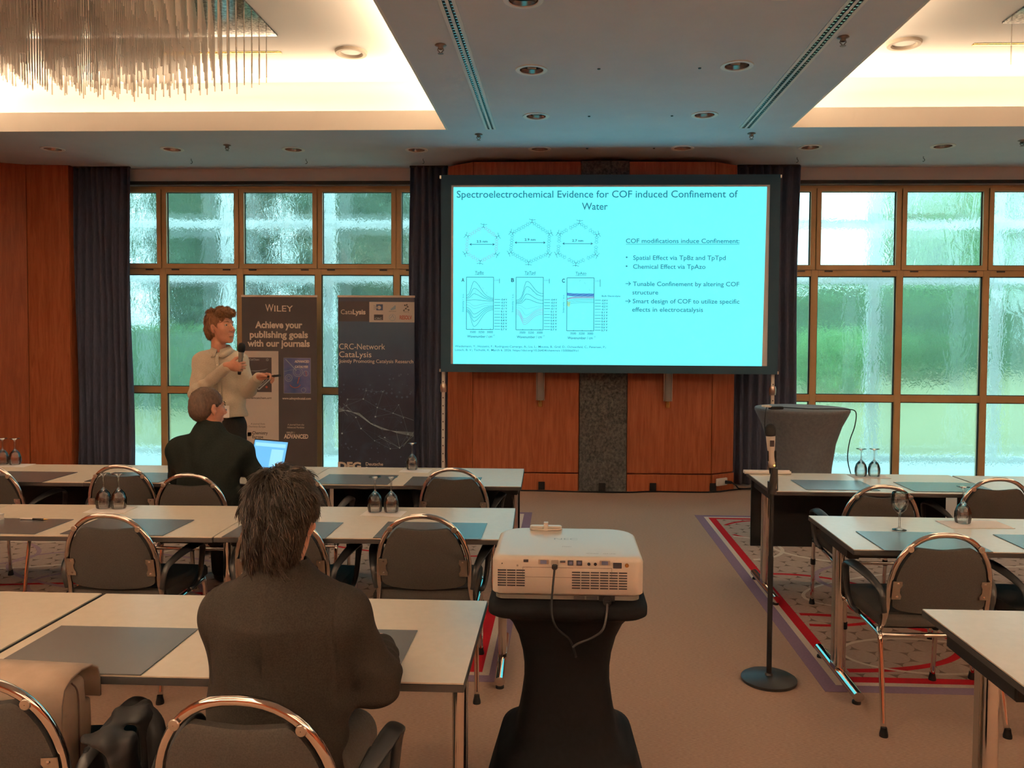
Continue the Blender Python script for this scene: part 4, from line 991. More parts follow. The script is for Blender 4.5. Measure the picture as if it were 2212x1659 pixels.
for k, (y, z, lab) in enumerate(((5.70, .012, 'white rolled paper on the corner of the table beside the microphone, front one'), (5.735, .013, 'white rolled paper on the table corner beside the microphone, back one'))):
    ro = tag(obj('paper_roll', MB().tube([(-.15, 0, 0), (.17, 0, 0)], .011 + .001 * k, 14), 'paper', smooth=True), lab, 'paper roll', 'rolled papers'); ro.location = (1.43, y - .02 * 0, TH + z)

# laptop of the seated man
MT['screen_blue'] = mat('laptop_screen', (.02, .02, .02), .3, emit=(.10, .34, .62), emit_s=1.0)
MT['screen_pale'] = mat('laptop_window', (.02, .02, .02), .3, emit=(.22, .50, .75), emit_s=1.0)
lp = empty('laptop', (-2.10, 5.42, TH + .001), rz=-.42, label='open dark laptop with a blue screen in front of the man in black', cat='laptop')
obj('base', MB().box(-.16, .16, -.12, .11, 0, .014), 'edge', lp, bevel=.004); obj('keyboard', MB().box(-.14, .14, -.03, .09, .014, .0155), 'black', lp)
T_ = Matrix.Translation((0, .11, .012)) @ Matrix.Rotation(math.radians(-16), 4, 'X')
lid = obj('lid', MB().box(-.16, .16, 0, .006, 0, .215).xf(T_), 'edge', lp, bevel=.002)
obj('screen', MB().box(-.152, .152, -.0012, 0, .012, .206).xf(T_), 'screen_blue', lid)
obj('screen_content', MB().box(-.14, .14, -.0018, -.0012, .165, .19).box(.02, .13, -.0018, -.0012, .03, .15).xf(T_), 'screen_pale', lid)

# ---------------- projector on its covered stand ----------------
MT['projwhite'] = mat('projector_white', (.74, .70, .64), .32, spec=.5)
MT['projgrey'] = mat('projector_grey', (.18, .17, .15), .5)
MT['port'] = mat('port_dark', (.02, .022, .03), .4); MT['portblue'] = mat('port_blue', (.10, .12, .22), .4); MT['label_grey'] = mat('label_grey', (.33, .29, .25), .6); MT['logo_grey'] = mat('logo_grey', (.40, .42, .40), .4)
def rrect(w, d, r, n=6, r2=None):
    out = []
    for (cx, cy, a0, rr) in ((w / 2, d / 2, 0, r2 or r), (-w / 2, d / 2, 90, r2 or r), (-w / 2, -d / 2, 180, r), (w / 2, -d / 2, 270, r)):
        for k in range(n + 1):
            a = math.radians(a0 + 90 * k / n); out.append((cx - math.copysign(rr, cx) + rr * math.cos(a), cy - math.copysign(rr, cy) + rr * math.sin(a)))
    return out
pj = empty('projector', (.021, 2.74, .853), label='white video projector on the black covered stand', cat='projector')
PW, PD, PH = .480, .40, .122; z0 = .020
m = MB(); lay = [(z0, -.006), (z0 + .006, 0), (z0 + PH - .016, 0), (z0 + PH - .006, -.003), (z0 + PH - .001, -.010), (z0 + PH, -.020)]
P0 = rrect(PW, PD, .03, 6, .09); K = len(P0)
for z, o_ in lay:
    for (x, y) in P0: f = 1 + o_ / .22; m.v.append((x * f, y * f, z))
for a in range(len(lay) - 1):
    for k in range(K): m.f.append((a * K + k, a * K + (k + 1) % K, (a + 1) * K + (k + 1) % K, (a + 1) * K + k))
m.f += [tuple(range(K - 1, -1, -1)), tuple((len(lay) - 1) * K + k for k in range(K))]
obj('case', m, 'projwhite', pj, smooth=True)
obj('base', MB().prism([(x * .955, y * .95) for x, y in P0], .004, z0 + .002), 'projgrey', pj)
ft = MB()
for x in (-.19, .19):
    for y in (-.15, .15): ft.lathe([(.014, 0), (.014, .006)], (x, y), 12)
obj('feet', ft, 'black', pj)
yf = -PD / 2 - .0008
rec = obj('port_panel', MB().box(-.142, .140, yf, yf + .003, .108, .110).box(-.142, .140, yf, yf + .003, .077, .0785).box(-.142, -.1405, yf, yf + .003, .077, .110).box(.1385, .140, yf, yf + .003, .077, .110), 'label_grey', pj)
def fport(name, xa, xb, za, zb, key='port', dy=.002): return obj(name, MB().box(xa, xb, yf - dy, yf + .003, za, zb), key, pj, bevel=.0006)
def PXp(px): return (px - 1228) * .001455 + .0            # projector-face pixel to local x
def PZp(py): return .1425 - (py - 1205) * .001457
fport('usb_port', PXp(1132), PXp(1142.5), PZp(1217), PZp(1211.5))
for a, b_ in ((1164.5, 1187), (1297.5, 1320)):
    fport('serial_port', PXp(a), PXp(b_), PZp(1221), PZp(1211), 'steel'); fport('serial_pins', PXp(a + 4), PXp(b_ - 4.5), PZp(1220), PZp(1212), 'portblue', .004)
fport('hdmi_shell', PXp(1192.5), PXp(1208), PZp(1222), PZp(1212), 'label_grey', .004)
fport('hdmi_port', PXp(1211.5), PXp(1223), PZp(1217), PZp(1213))
for a in (1228, 1247): fport('network_port', PXp(a), PXp(a + 12.5), PZp(1222.5), PZp(1212), 'port', .003); fport('network_pins', PXp(a + 3), PXp(a + 10), PZp(1220), PZp(1214), 'portblue', .004)
def disc(name, px, py, r, key, dy=.003):
    m_ = MB().lathe([(r, 0), (r, dy), (.0005, dy)], seg=18, caps=False); m_.v = [(PXp(px) + a, yf - c, PZp(py) + b_) for a, b_, c in m_.v]; return obj(name, m_, key, pj, smooth=True)
disc('audio_jack', 1274, 1219, .0048, 'port'); disc('audio_jack', 1288, 1219, .0048, 'port'); disc('screw', 1356, 1220.5, .0062, 'brass', .004); disc('screw', 1119, 1224.5, .003, 'label_grey'); disc('sensor', 1085.5, 1220.5, .0018, 'port')
fport('infrared_window', PXp(1326.5), PXp(1345), PZp(1227.5), PZp(1215.5), 'port', .002)
sl = MB()
for q in range(7):
    zt = PZp(1234 + q * 5.55)
    for c_ in range(3): sl.box(PXp(1076 + c_ * 20.3), PXp(1094.5 + c_ * 20.3), yf - .0008, yf + .003, zt - .0038, zt)
obj('vent_left', sl, 'port', pj); sl = MB()
for q in range(7):
    zt = PZp(1236.5 + q * 5.75)
    for c_ in range(6): sl.box(PXp(1237.5 + c_ * 20.3), PXp(1255.5 + c_ * 20.3), yf - .0008, yf + .003, zt - .0038, zt)
obj('vent_right', sl, 'port', pj)
sl = MB()
for q in range(3):
    for c_ in range(2): sl.box(.02 + c_ * .04, .055 + c_ * .04, -PD / 2 * .95 - .002, -PD / 2 * .95 + .002, .006 + q * .004, .008 + q * .004)
obj('base_slots', sl, 'port', pj)
obj('power_inlet', MB().box(.10, .15, -.196, -.17, .002, .019), 'black', pj)
def ptext(body, xa, xb, y, h, key='logo_grey'):
    me = text_mesh(body, .0); co = np.array([v.co[:] for v in me.vertices]); w = co[:, 0].max() - co[:, 0].min(); X = (co[:, 0] - co[:, 0].min()) / w * (xb - xa) + xa; Yv = co[:, 1] / .7 * h + y
    me.vertices.foreach_set('co', np.stack([X, Yv, np.full(len(X), z0 + PH + .0006)], 1).ravel().astype(np.float32)); obj('lettering', me, key, pj)
ptext('NEC', -.045, .035, .02, .022); ptext('P502H', -.017, .012, -.075, .008, 'label_grey'); ptext('NETWORKED', .06, .10, -.155, .008, 'label_grey'); ptext('DLP LINK', .115, .155, -.155, .008, 'label_grey')
for a, b_, tx in ((1128, 1150, 'USB  SERVICE'), (1167, 1186, 'COMPUTER IN'), (1212, 1226, 'HDMI 2 IN'), (1230, 1240, 'Ethernet'), (1249, 1257, 'LAN'), (1274, 1290, 'AUDIO'), (1299, 1318, 'PC CONTROL')):
    text(tx, PXp(a), PXp(b_), PZp(1229.5), 'label_grey', pj, yf - .0004, hx=.0028)
lensm = MB().lathe([(.05, 0), (.052, .02), (.04, .022), (.036, .006), (.0005, .012)], seg=28, caps=False); lensm.v = [(-.10 + a, PD / 2 + c - .004, z0 + .06 + b_) for a, b_, c in lensm.v]
obj('lens', lensm, 'port', pj, smooth=True)
# cables from the projector
hc = empty('video_cable', (.0, 2.5, .9), label='black video cable hanging from the middle port of the projector', cat='cable')
A = (PXp(1200) + .021, 2.74 + yf, PZp(1220) + .853)
obj('plug', MB().box(A[0] - .009, A[0] + .009, A[1] - .028, A[1] - .003, A[2] - .012, A[2] + .001), 'black', hc, bevel=.003)
obj('cord', MB().tube(catmull([(A[0], A[1] - .022, A[2] - .008), (A[0] - .002, A[1] - .03, A[2] - .03), (A[0] - .006, A[1] - .04, .90), (A[0] - .008, 2.452, .85), (A[0] + .008, 2.455, .80), (.03, 2.515, .74), (.05, 2.53, .68)], 6), .0035, 8), 'black', hc, smooth='all'); rebase(hc)
pc = empty('power_cable', (.13, 2.5, .8), label='dark power cable looping down from the right of the projector base', cat='cable')
obj('plug', MB().box(.133, .158, 2.505, 2.545, .853, .872), 'black', pc, bevel=.004)
obj('cord', MB().tube(catmull([(.145, 2.51, .86), (.142, 2.47, .845), (.13, 2.452, .80), (.10, 2.475, .765), (.055, 2.50, .735), (.04, 2.51, .72)], 6), .0035, 8), 'edge', pc, smooth='all'); rebase(pc)
ad = empty('cable_adapter', (-.055, 2.90, .853 + z0 + PH + .001), label='small cream plastic clip lying on the far edge of the projector top', cat='adapter')
def capsule(w, d, h, z): return MB().prism([(x, y) for x, y in rrect(w, d, d / 2 - .001, 6)], z, z + h)
obj('lower_half', capsule(.118, .030, .007, 0), 'projwhite', ad, bevel=.002); obj('upper_half', capsule(.114, .028, .007, .008), 'projwhite', ad, bevel=.002)
obj('clip', MB().box(-.008, .008, -.018, .012, .0, .020).box(-.008, .008, -.005, .016, .016, .026), 'projwhite', ad, bevel=.001)

# stretch cover stand: square top, narrow waist, flared skirt over a foot
MT['spandex'] = noisy(mat('black_stretch_cloth', (.004, .004, .004), .8, spec=.12), (.003, .003, .0035), (.005, .005, .006), nscale=60)
def cover(rows, n=48, pw=4.0):
    m = MB()
    for (z, hx, hy, p) in rows:
        for k in range(n):
            a = 2 * math.pi * k / n; c, s = math.cos(a), math.sin(a)
            m.v.append((math.copysign(abs(c) ** (2 / p), c) * hx, math.copysign(abs(s) ** (2 / p), s) * hy, z))
    for r in range(len(rows) - 1):
        for k in range(n): m.f.append((r * n + k, r * n + (k + 1) % n, (r + 1) * n + (k + 1) % n, (r + 1) * n + k))
    m.f.append(tuple((len(rows) - 1) * n + k for k in range(n))); m.f.append(tuple(range(n - 1, -1, -1)))
    return m
sd = empty('covered_stand', (.022, 2.735, 0), label='tall stand in a tight black stretch cover that carries the projector', cat='stand')
rows = [(.0, .30, .30, 6), (.05, .30, .30, 6), (.20, .262, .262, 5), (.30, .235, .24, 4), (.325, .228, .235, 4), (.338, .205, .21, 4), (.355, .180, .185, 4), (.40, .165, .17, 4), (.45, .156, .158, 4), (.50, .149, .15, 4), (.55, .143, .146, 4), (.60, .143, .146, 4), (.65, .149, .153, 4), (.71, .164, .17, 4), (.76, .187, .19, 4), (.79, .205, .21, 5),
        (.806, .222, .23, 6), (.812, .245, .25, 7), (.822, .254, .262, 8), (.84, .254, .264, 8), (.849, .248, .258, 8), (.852, .238, .248, 8)]
obj('cover', cover(rows), 'spandex', sd, smooth='all')

# ---------------- microphone stand ----------------
ms = empty('microphone_stand', (1.031, 3.994, 0), label='black microphone stand with a round base in the aisle by the right tables', cat='microphone stand')
obj('base', MB().lathe([(.132, 0), (.134, .004), (.134, .014), (.128, .018), (.05, .027), (.02, .030), (.016, .04)], seg=48), 'blackplastic', ms, smooth=True)
obj('pole', MB().lathe([(.0125, .03), (.0125, .62), (.0105, .62), (.0105, .955)], seg=16), 'black', ms, smooth=True)
obj('clutch', MB().tube([(0, 0, .93), (0, 0, .99)], .022, 14).tube([(.003, -.01, .95), (.006, -.02, 1.06)], [.024, .016], 12), 'blackplastic', ms, smooth=True)
obj('lever', MB().box(.008, .014, -.032, -.024, .96, 1.05), 'steel', ms)
obj('clip', MB().tube([(.002, 0, 1.03), (.0, 0, 1.07), (-.001, -.004, 1.10)], [.016, .019, .020], 12), 'black', ms, smooth=True)
mc = empty('microphone', (1.028, 3.985, 1.06), label='cream handheld microphone with black head clipped in the stand', cat='microphone')
obj('body', MB().tube([(0, 0, 0), (-.003, 0, .03), (-.006, 0, .07), (-.009, 0, .13), (-.010, 0, .155)], [.015, .018, .0165, .021, .0225], 20), 'projwhite', mc, smooth='all')
obj('head', MB().tube([(-.010, 0, .155), (-.0105, 0, .163), (-.011, 0, .178), (-.012, 0, .196), (-.0125, 0, .211), (-.013, 0, .215)], [.023, .025, .026, .025, .016, .004], 20), 'black', mc, smooth='all')
obj('display', MB().box(-.018, .002, -.0235, -.019, .105, .135), 'port', mc, bevel=.001)
obj('grip', MB().box(.006, .016, -.016, .004, .03, .085).box(-.024, -.018, -.012, .006, .03, .085), 'black', mc, bevel=.003)
MT['led'] = mat('orange_led', (.1, .05, .01), .3, emit=(1.0, .55, .10), emit_s=2.0)
led = MB().lathe([(.001, .002), (.004, .0)], seg=10, caps=False); led.v = [(a + .006, -.0185 - c, b_ + .012) for a, b_, c in led.v]; obj('indicator_light', led, 'led', mc)

# ---------------- grey cocktail table ----------------
MT['greystretch'] = noisy(mat('grey_stretch_cloth', (.13, .13, .14), .8, spec=.2, sheen=.1), (.10, .11, .125), (.13, .14, .155), nscale=40)
ct = empty('cocktail_table', (2.048, 7.0, 0), label='tall round cocktail table in a grey stretch cover by the right window', cat='table')
prof = [(.36, .02), (.33, .10), (.255, .30), (.235, .45), (.245, .60), (.275, .80), (.325, .95), (.375, 1.045), (.386, 1.07)]
m = MB(); n = 64
for (r_, z) in prof:
    for k in range(n):
        a = 2 * math.pi * k / n; w = (1 + .035 * math.cos(4 * a + .6) * max(0, 1 - abs(z - .5) / .6)) if z < 1 else 1; m.v.append((r_ * w * math.cos(a), r_ * w * math.sin(a), z))
for q in range(len(prof) - 1):
    for k in range(n): m.f.append((q * n + k, q * n + (k + 1) % n, (q + 1) * n + (k + 1) % n, (q + 1) * n + k))
obj('cover', m, 'greystretch', ct, smooth='all')
obj('table_top', MB().lathe([(.386, 1.07), (.390, 1.078), (.390, 1.094), (.384, 1.10), (.0005, 1.102)], seg=64, caps=False), 'greystretch', ct, smooth=True)
obj('leg_pole', MB().lathe([(.04, 0), (.04, 1.07)], seg=16), 'steel', ct)
for k in range(4):
    a = k * math.pi / 2 + .6; obj('foot', MB().tube([(0, 0, .03), (.36 * math.cos(a), .36 * math.sin(a), .015)], .014, 8), 'black', ct)
cc = empty('cable_bundle', (1.80, 6.85, 1.104), label='thin black cable lying across the cocktail table and hanging over its right edge', cat='cable')
obj('cord', MB().tube(catmull([(1.72, 6.80, 1.108), (1.85, 6.92, 1.108), (2.05, 6.80, 1.108), (2.25, 6.82, 1.108), (2.36, 6.79, 1.108), (2.41, 6.74, 1.09), (2.39, 6.70, .98), (2.345, 6.68, .86), (2.33, 6.68, .72), (2.355, 6.68, .60), (2.38, 6.68, .55)], 6), .0045, 6), 'black', cc, smooth='all')
obj('cord_end', MB().tube([(2.38, 6.68, .55), (2.415, 6.68, .525)], .008, 8), 'black', cc); rebase(cc)
hb = empty('adapter_box', (1.735, 6.80, 1.1025), rz=.2, label='small adapter with white connectors on the left edge of the cocktail table', cat='adapter')
obj('body', MB().box(-.01, .10, -.03, .03, .0, .022), 'black', hb, bevel=.003); obj('connector', MB().box(-.07, .0, -.022, -.004, .016, .030).box(-.075, -.005, .006, .022, .018, .034), 'white', hb, bevel=.003)
obj('cord', MB().tube(catmull([(-.05, -.03, .02), (-.075, -.06, -.02), (-.085, -.07, -.12), (-.07, -.07, -.22), (.0, -.09, -.28)], 5), .003, 6), 'black', hb, smooth='all')
# ---------------- roll-up banners ----------------
def bxx(px): return -3.673 + (px - 522) * .005358
def bzz(py): return 2.147 - (py - 638) * .005296
BY = 9.15
MT['banner_grey'] = mat('banner_grey', (.060, .053, .056), .6); MT['banner_white'] = mat('banner_white', (.66, .60, .55), .6)
MT['print_cream'] = mat('print_cream', (.80, .72, .62), .6); MT['print_dark'] = mat('print_dark', (.07, .055, .05), .6)
MT['print_darkcover'] = mat('print_dark_cover', (.05, .04, .045), .5); MT['print_pale'] = mat('print_pale', (.42, .48, .50), .5)
MT['print_red'] = mat('print_red', (.45, .10, .06), .5); MT['print_navy'] = mat('print_navy', (.05, .09, .20), .5); MT['print_slate'] = mat('print_slate', (.06, .075, .12), .55)
MT['print_blue'] = noisy(mat('print_blue', (.05, .1, .3), .5), (.03, .07, .22), (.16, .16, .38), nscale=4, detail=3)
MT['net_line'] = mat('network_line', (.22, .34, .46), .55); MT['net_bright'] = mat('network_bright', (.40, .54, .62), .55); MT['net_faint'] = mat('network_faint', (.07, .11, .19), .55)
def network_bg():
    m = mat('network_print', (.02, .03, .06), .55); b = m.node_tree.nodes['Principled BSDF']; tc = N(m, 'ShaderNodeTexCoord'); sp_ = N(m, 'ShaderNodeSeparateXYZ'); L(m, tc.outputs['Object'], sp_.inputs[0])
    r = N(m, 'ShaderNodeValToRGB'); e = r.color_ramp.elements; e[0].position = 0; e[0].color = (.022, .030, .060, 1); e[1].position = 1; e[1].color = (.075, .115, .185, 1)
    for p, c in ((.30, (.014, .020, .045, 1)), (.45, (.014, .018, .045, 1)), (.60, (.022, .040, .095, 1)), (.80, (.045, .085, .155, 1))): q = e.new(p); q.color = c
    d = N(m, 'ShaderNodeMath', operation='DIVIDE'); d.inputs[1].default_value = 2.15; L(m, sp_.outputs['Z'], d.inputs[0]); L(m, d.outputs[0], r.inputs['Fac'])
    n = N(m, 'ShaderNodeTexNoise', Scale=5.0, Detail=2); L(m, tc.outputs['Object'], n.inputs['Vector'])
    mr = N(m, 'ShaderNodeMapRange'); mr.inputs['From Min'].default_value = .52; mr.inputs['From Max'].default_value = .8; mr.inputs['To Max'].default_value = .6; L(m, n.outputs['Fac'], mr.inputs['Value'])
    mx = N(m, 'ShaderNodeMix', data_type='RGBA'); mx.inputs['B'].default_value = (.05, .085, .15, 1); L(m, mr.outputs[0], mx.inputs['Factor']); L(m, r.outputs['Color'], mx.inputs['A']); L(m, mx.outputs['Result'], b.inputs['Base Color'])
    return m
MT['network'] = network_bg()
def banner(px0, px1, key, label):
    xa, xb = bxx(px0), bxx(px1); t = empty('rollup_banner', ((xa + xb) / 2, BY, 0), label=label, cat='banner')
    obj('fabric', MB().box(xa, xb, BY - .0008, BY + .0008, .09, 2.135), key, t)
    obj('top_rail', MB().box(xa - .005, xb + .005, BY - .008, BY + .010, 2.128, 2.152), 'print_cream', t, bevel=.002)
    obj('base', MB().box(xa - .01, xb + .01, BY - .09, BY + .09, 0.012, .092), 'steel', t, bevel=.015)
    obj('foot', MB().box(xa + .05, xa + .08, BY - .2, BY + .16, 0, .012).box(xb - .08, xb - .05, BY - .2, BY + .16, 0, .012), 'black', t)
    obj('pole', MB().tube([((xa + xb) / 2, BY + .02, .09), ((xa + xb) / 2, BY + .02, 2.13)], .01, 8), 'steel', t)
    return t
F1 = BY - .0012
class Flat(MB):
    def rect(s, x0, y0, x1, y1, Y=F1): return s.quad((bxx(x0), Y, bzz(y1)), (bxx(x1), Y, bzz(y1)), (bxx(x1), Y, bzz(y0)), (bxx(x0), Y, bzz(y0)))
    def seg(s, x0, y0, x1, y1, w=.6, Y=F1 - .0006):
        a = Vector((bxx(x0), bzz(y0))); c = Vector((bxx(x1), bzz(y1))); d = (c - a)
        if d.length < 1e-6: return s
        d.normalize(); n = Vector((-d.y, d.x)) * w * .00265
        return s.quad((a.x - n.x, Y, a.y - n.y), (c.x - n.x, Y, c.y - n.y), (c.x + n.x, Y, c.y + n.y), (a.x + n.x, Y, a.y + n.y))
    def dot(s, x, y, r, Y=F1 - .0008, n=12):
        k = len(s.v); s.v += [(bxx(x) + r * .0053 * math.cos(2 * math.pi * i / n), Y, bzz(y) + r * .0053 * math.sin(2 * math.pi * i / n)) for i in range(n)]; s.f.append(tuple(range(k, k + n))); return s
    def circ(s, x, y, r, w=.6, a0=0, a1=360, n=20, ry=None, Y=F1 - .0007):
        P = [(x + r * math.cos(math.radians(a0 + (a1 - a0) * i / n)), y + (ry or r) * math.sin(math.radians(a0 + (a1 - a0) * i / n))) for i in range(n + 1)]
        for a, c in zip(P[:-1], P[1:]): s.seg(a[0], a[1], c[0], c[1], w, Y)
        return s
b1 = banner(522, 684, 'banner_grey', 'dark grey roll-up banner with white headline behind the speaker')
def bt(root, body, x0, x1, y, key, h, bold=0, **kw): return text(body, bxx(x0), bxx(x1), bzz(y), key, root, F1 - .0010, hx=h * .0053, bold=bold, **kw)
bt(b1, 'W', 573, 591, 672.5, 'print_cream', 16, .005); bt(b1, 'ILEY', 592.5, 633, 672.5, 'print_cream', 13, .008)
bt(b1, 'Achieve your', 551, 653, 708, 'print_cream', 14, .035); bt(b1, 'publishing goals', 539, 665, 729, 'print_cream', 14, .035); bt(b1, 'with our journals', 534, 669, 748, 'print_cream', 14, .035)
obj('white_column', Flat().rect(522.5, 758, 601, 1030), 'banner_white', b1)
c1 = obj('journal_cover', Flat().rect(531, 772, 586, 847, F1 - .0004), 'print_darkcover', b1)
bt(b1, 'ChemCatChem', 524, 559.5, 778.5, 'print_pale', 4, .02)
f = Flat(); f.seg(546, 828, 558, 842, 2.6).seg(558, 842, 583, 819, 2.6).seg(540, 840, 532, 833, 1.4).seg(552, 827, 560, 835, 1.2).seg(560, 835, 576, 820, 1.2).circ(577, 777, 2.2, 1.1)
for k in range(9): f.dot(556 + k * 2.4, 830 - k * 1.9 + (k % 3), 1.5)
for k in range(5): f.seg(539 + k * 3, 801 + k * .6, 570 + k * 2, 800 - k, .35)
obj('cover_drawing', f, 'print_pale', c1); obj('cover_accent', Flat().seg(534, 838, 545, 845, 1.2).seg(533, 843, 541, 847, 1.0).dot(575, 836, 2.6), 'print_red', c1)
bt(b1, 'www.chemcatchem.org', 519, 585.5, 862, 'print_dark', 5, .02)
bt(b1, 'A journal from', 540, 571, 918, 'print_dark', 4, shear=.2); bt(b1, 'Chemistry Europe', 534, 572, 924, 'print_dark', 4, shear=.2)
bt(b1, 'Chemistry', 543.5, 577, 939, 'print_dark', 6.5, .02); bt(b1, 'Europe', 543.5, 567, 947.5, 'print_dark', 6.5, .02); obj('logo_square', Flat().rect(533, 935, 541, 944), 'print_dark', b1)
c2 = obj('journal_cover', Flat().rect(612.5, 772.5, 670.5, 849, F1 - .0004), 'print_blue', b1)
bt(b1, 'ADVANCED', 636, 667.5, 782.5, 'print_cream', 5, .04); bt(b1, 'SYNTHESIS &', 635, 666.5, 788.2, 'print_navy', 4.6, .04); bt(b1, 'CATALYSIS', 636.5, 665, 793.8, 'print_cream', 4.6, .04)
f = Flat().circ(643, 803, 10, .7).circ(643, 803, 6.5, .5).circ(623, 816, 7.5, .7).circ(660, 806, 5.5, .7).seg(616, 775, 640, 800, 1.2).circ(655, 842, 5, .6).circ(623, 816, 4, .5).seg(613, 802, 635, 797, .4)
obj('cover_rings', f, 'print_pale', c2)
obj('cover_accent', Flat().circ(637, 824, 13, 1.6, 30, 150).seg(642, 828, 646, 814, 2).seg(660, 800, 662, 812, 1.2), 'print_red', c2)
obj('cover_border', Flat().seg(612.5, 772.5, 670.5, 772.5, .5).seg(612.5, 849, 670.5, 849, .5).seg(612.5, 772.5, 612.5, 849, .5).seg(670.5, 772.5, 670.5, 849, .5), 'print_pale', c2)
bt(b1, 'www.advsynthcatal.com', 609, 671, 862.5, 'print_cream', 5, .02)
bt(b1, 'A journal from the', 620, 656, 919, 'print_cream', 4, shear=.2); bt(b1, 'Advanced Portfolio', 619, 656.5, 925, 'print_cream', 4, shear=.2)
bt(b1, 'WILEY /', 617.5, 636, 936.5, 'print_cream', 4, .01); bt(b1, 'ADVANCED', 612, 665, 947, 'print_cream', 9, .045, shear=.05)
rebase(b1)
b2 = banner(730, 893.5, 'network', 'blue roll-up banner with a network pattern beside the dark curtain')
obj('top_strip', Flat().rect(730.5, 641, 893, 650), 'print_slate', b2)
obj('dark_box', Flat().rect(730.5, 650, 797, 693), 'print_darkcover', b2); wb = obj('white_box', Flat().rect(797, 651, 893.5, 694.5), 'banner_white', b2)
bt(b2, 'Cata', 736, 761, 677.5, 'print_cream', 10); bt(b2, 'Lysis', 761.5, 789, 677.5, 'print_cream', 10, .035)
lg = Flat().rect(812, 656, 826, 669, F1 - .0004); obj('logo_block', lg, 'print_navy', wb)
obj('logo_comet', Flat().seg(806, 659, 814, 662, 1.2).seg(806, 663, 814, 663, 1.2).seg(806, 667, 814, 664, 1.2).dot(818, 663, 4.2, F1 - .0012), 'banner_white', wb)
obj('logo_comet_trail', Flat().seg(806, 659, 816, 662, .6, F1 - .0014).seg(806, 663.2, 816, 663.2, .6, F1 - .0014).seg(806, 667, 816, 664.5, .6, F1 - .0014), 'print_navy', wb)
f = Flat()
for k in range(4): f.rect(843 + k * 2.6, 665 - k * 2.2, 845.2 + k * 2.6, 668.5 - k * .6, F1 - .0005)
obj('logo_stairs', f, 'net_line', wb)
f = Flat()
for (x, y) in ((873, 658), (879, 661), (875, 665), (871, 669), (881, 668), (877, 657)): f.dot(x, y, 1.7)
f.seg(873, 658, 879, 661, .7).seg(879, 661, 875, 665, .7).seg(875, 665, 871, 669, .7).seg(875, 665, 881, 668, .7); obj('logo_molecule', f, 'print_dark', wb)
obj('logo_badge', Flat().rect(807, 678, 826.5, 690, F1 - .0004), 'print_darkcover', wb); bt(b2, 'CRC', 809, 824, 688.5, 'print_pale', 4, .03)
f = Flat().circ(846.5, 684, 6.8, .6).seg(842, 686, 847, 679, .9).seg(847, 679, 850, 686, .9); obj('logo_circle', f, 'net_line', wb)
bt(b2, 'RESOLV', 862, 888, 688, 'print_red', 8, .03); bt(b2, 'SOLVATION', 839, 854, 672, 'print_dark', 2); bt(b2, 'ANALYTIK', 870, 882, 673, 'print_dark', 2)
bt(b2, 'CRC-Network', 732, 831, 753, 'print_cream', 12.5, .004); bt(b2, 'CataLysis', 732, 801.5, 770, 'print_cream', 12.5, .004); bt(b2, 'Jointly Promoting Catalysis Research', 732, 891, 782, 'print_cream', 7.5, .006)
rn = random.Random(12); A, Bf, Cf, Dn = Flat(), Flat(), Flat(), Flat()
nodes = [(790, 842), (784, 860), (750, 861), (826, 844), (860, 872), (814, 878), (848, 890), (810, 898), (779, 924), (830, 943), (862, 965), (768, 900), (748, 874), (842, 967), (740, 880), (738, 935), (808, 950), (880, 935), (870, 900)]
for i in range(len(nodes)):
    for j in range(i):
        d = math.dist(nodes[i], nodes[j])
        if d < 62: (A if d < 40 else Bf).seg(*nodes[i], *nodes[j], .28 if d < 40 else .22)
    Dn.dot(nodes[i][0], nodes[i][1], rn.uniform(1.0, 2.0))
for k in range(7):
    o_ = k * 1.8; P = [(731, 889 - o_ * .9), (750, 884 + o_ * .3), (775, 896 - o_ * .5), (800, 914 - o_ * .2), (825, 926 - o_ * .4), (855, 929 + o_ * .3), (892, 931 + o_ * .8)]
    for a, c in zip(P[:-1], P[1:]): Cf.seg(*a, *c, .55 if k % 2 else .35)
for a in ((870, 962, 892, 930), (862, 965, 892, 938), (815, 940, 862, 965), (731, 874, 750, 896), (740, 870, 765, 892), (855, 930, 862, 965), (848, 890, 892, 905)): Cf.seg(*a, .4)
for k in range(60):
    x, y = rn.uniform(733, 890), rn.choice([rn.uniform(800, 850), rn.uniform(800, 1000), rn.uniform(950, 1000)]); Bf.dot(x, y, rn.uniform(.8, 2.2))
for k in range(9): x = 790 + k * 11; Bf.dot(x, 838 + k * 2.4 + rn.uniform(-4, 4), 2.4)
obj('network_lines', A, 'net_line', b2); obj('network_faint', Bf, 'net_faint', b2)['kind'] = 'stuff'; obj('network_strands', Cf, 'net_bright', b2); obj('network_nodes', Dn, 'net_bright', b2)
bt(b2, 'DFG', 729, 779, 1013, 'print_cream', 15.5, .05); bt(b2, 'Deutsche', 789, 826.5, 1004, 'print_cream', 7, .012); bt(b2, 'Forschungsgemeinschaft', 789, 888, 1014, 'print_cream', 7, .012)
rebase(b2)
# ---------------- floor bag, suitcase ----------------
sc_ = empty('black_suitcase', (-2.98, 3.42, 0), rz=.15, label='black wheeled case on the floor under the table at the left picture edge', cat='suitcase')
obj('body', MB().box(-.20, .16, -.11, .11, .04, .38), 'black', sc_, bevel=.03); obj('wheels', MB().tube([(-.16, -.12, .02), (-.16, .12, .02)], .02, 12).tube([(.12, -.12, .02), (.12, .12, .02)], .02, 12), 'edge', sc_); obj('handle', MB().tube(catmull([(-.08, 0, .375), (-.06, 0, .41), (.02, 0, .41), (.04, 0, .375)], 4), .008, 8), 'edge', sc_)
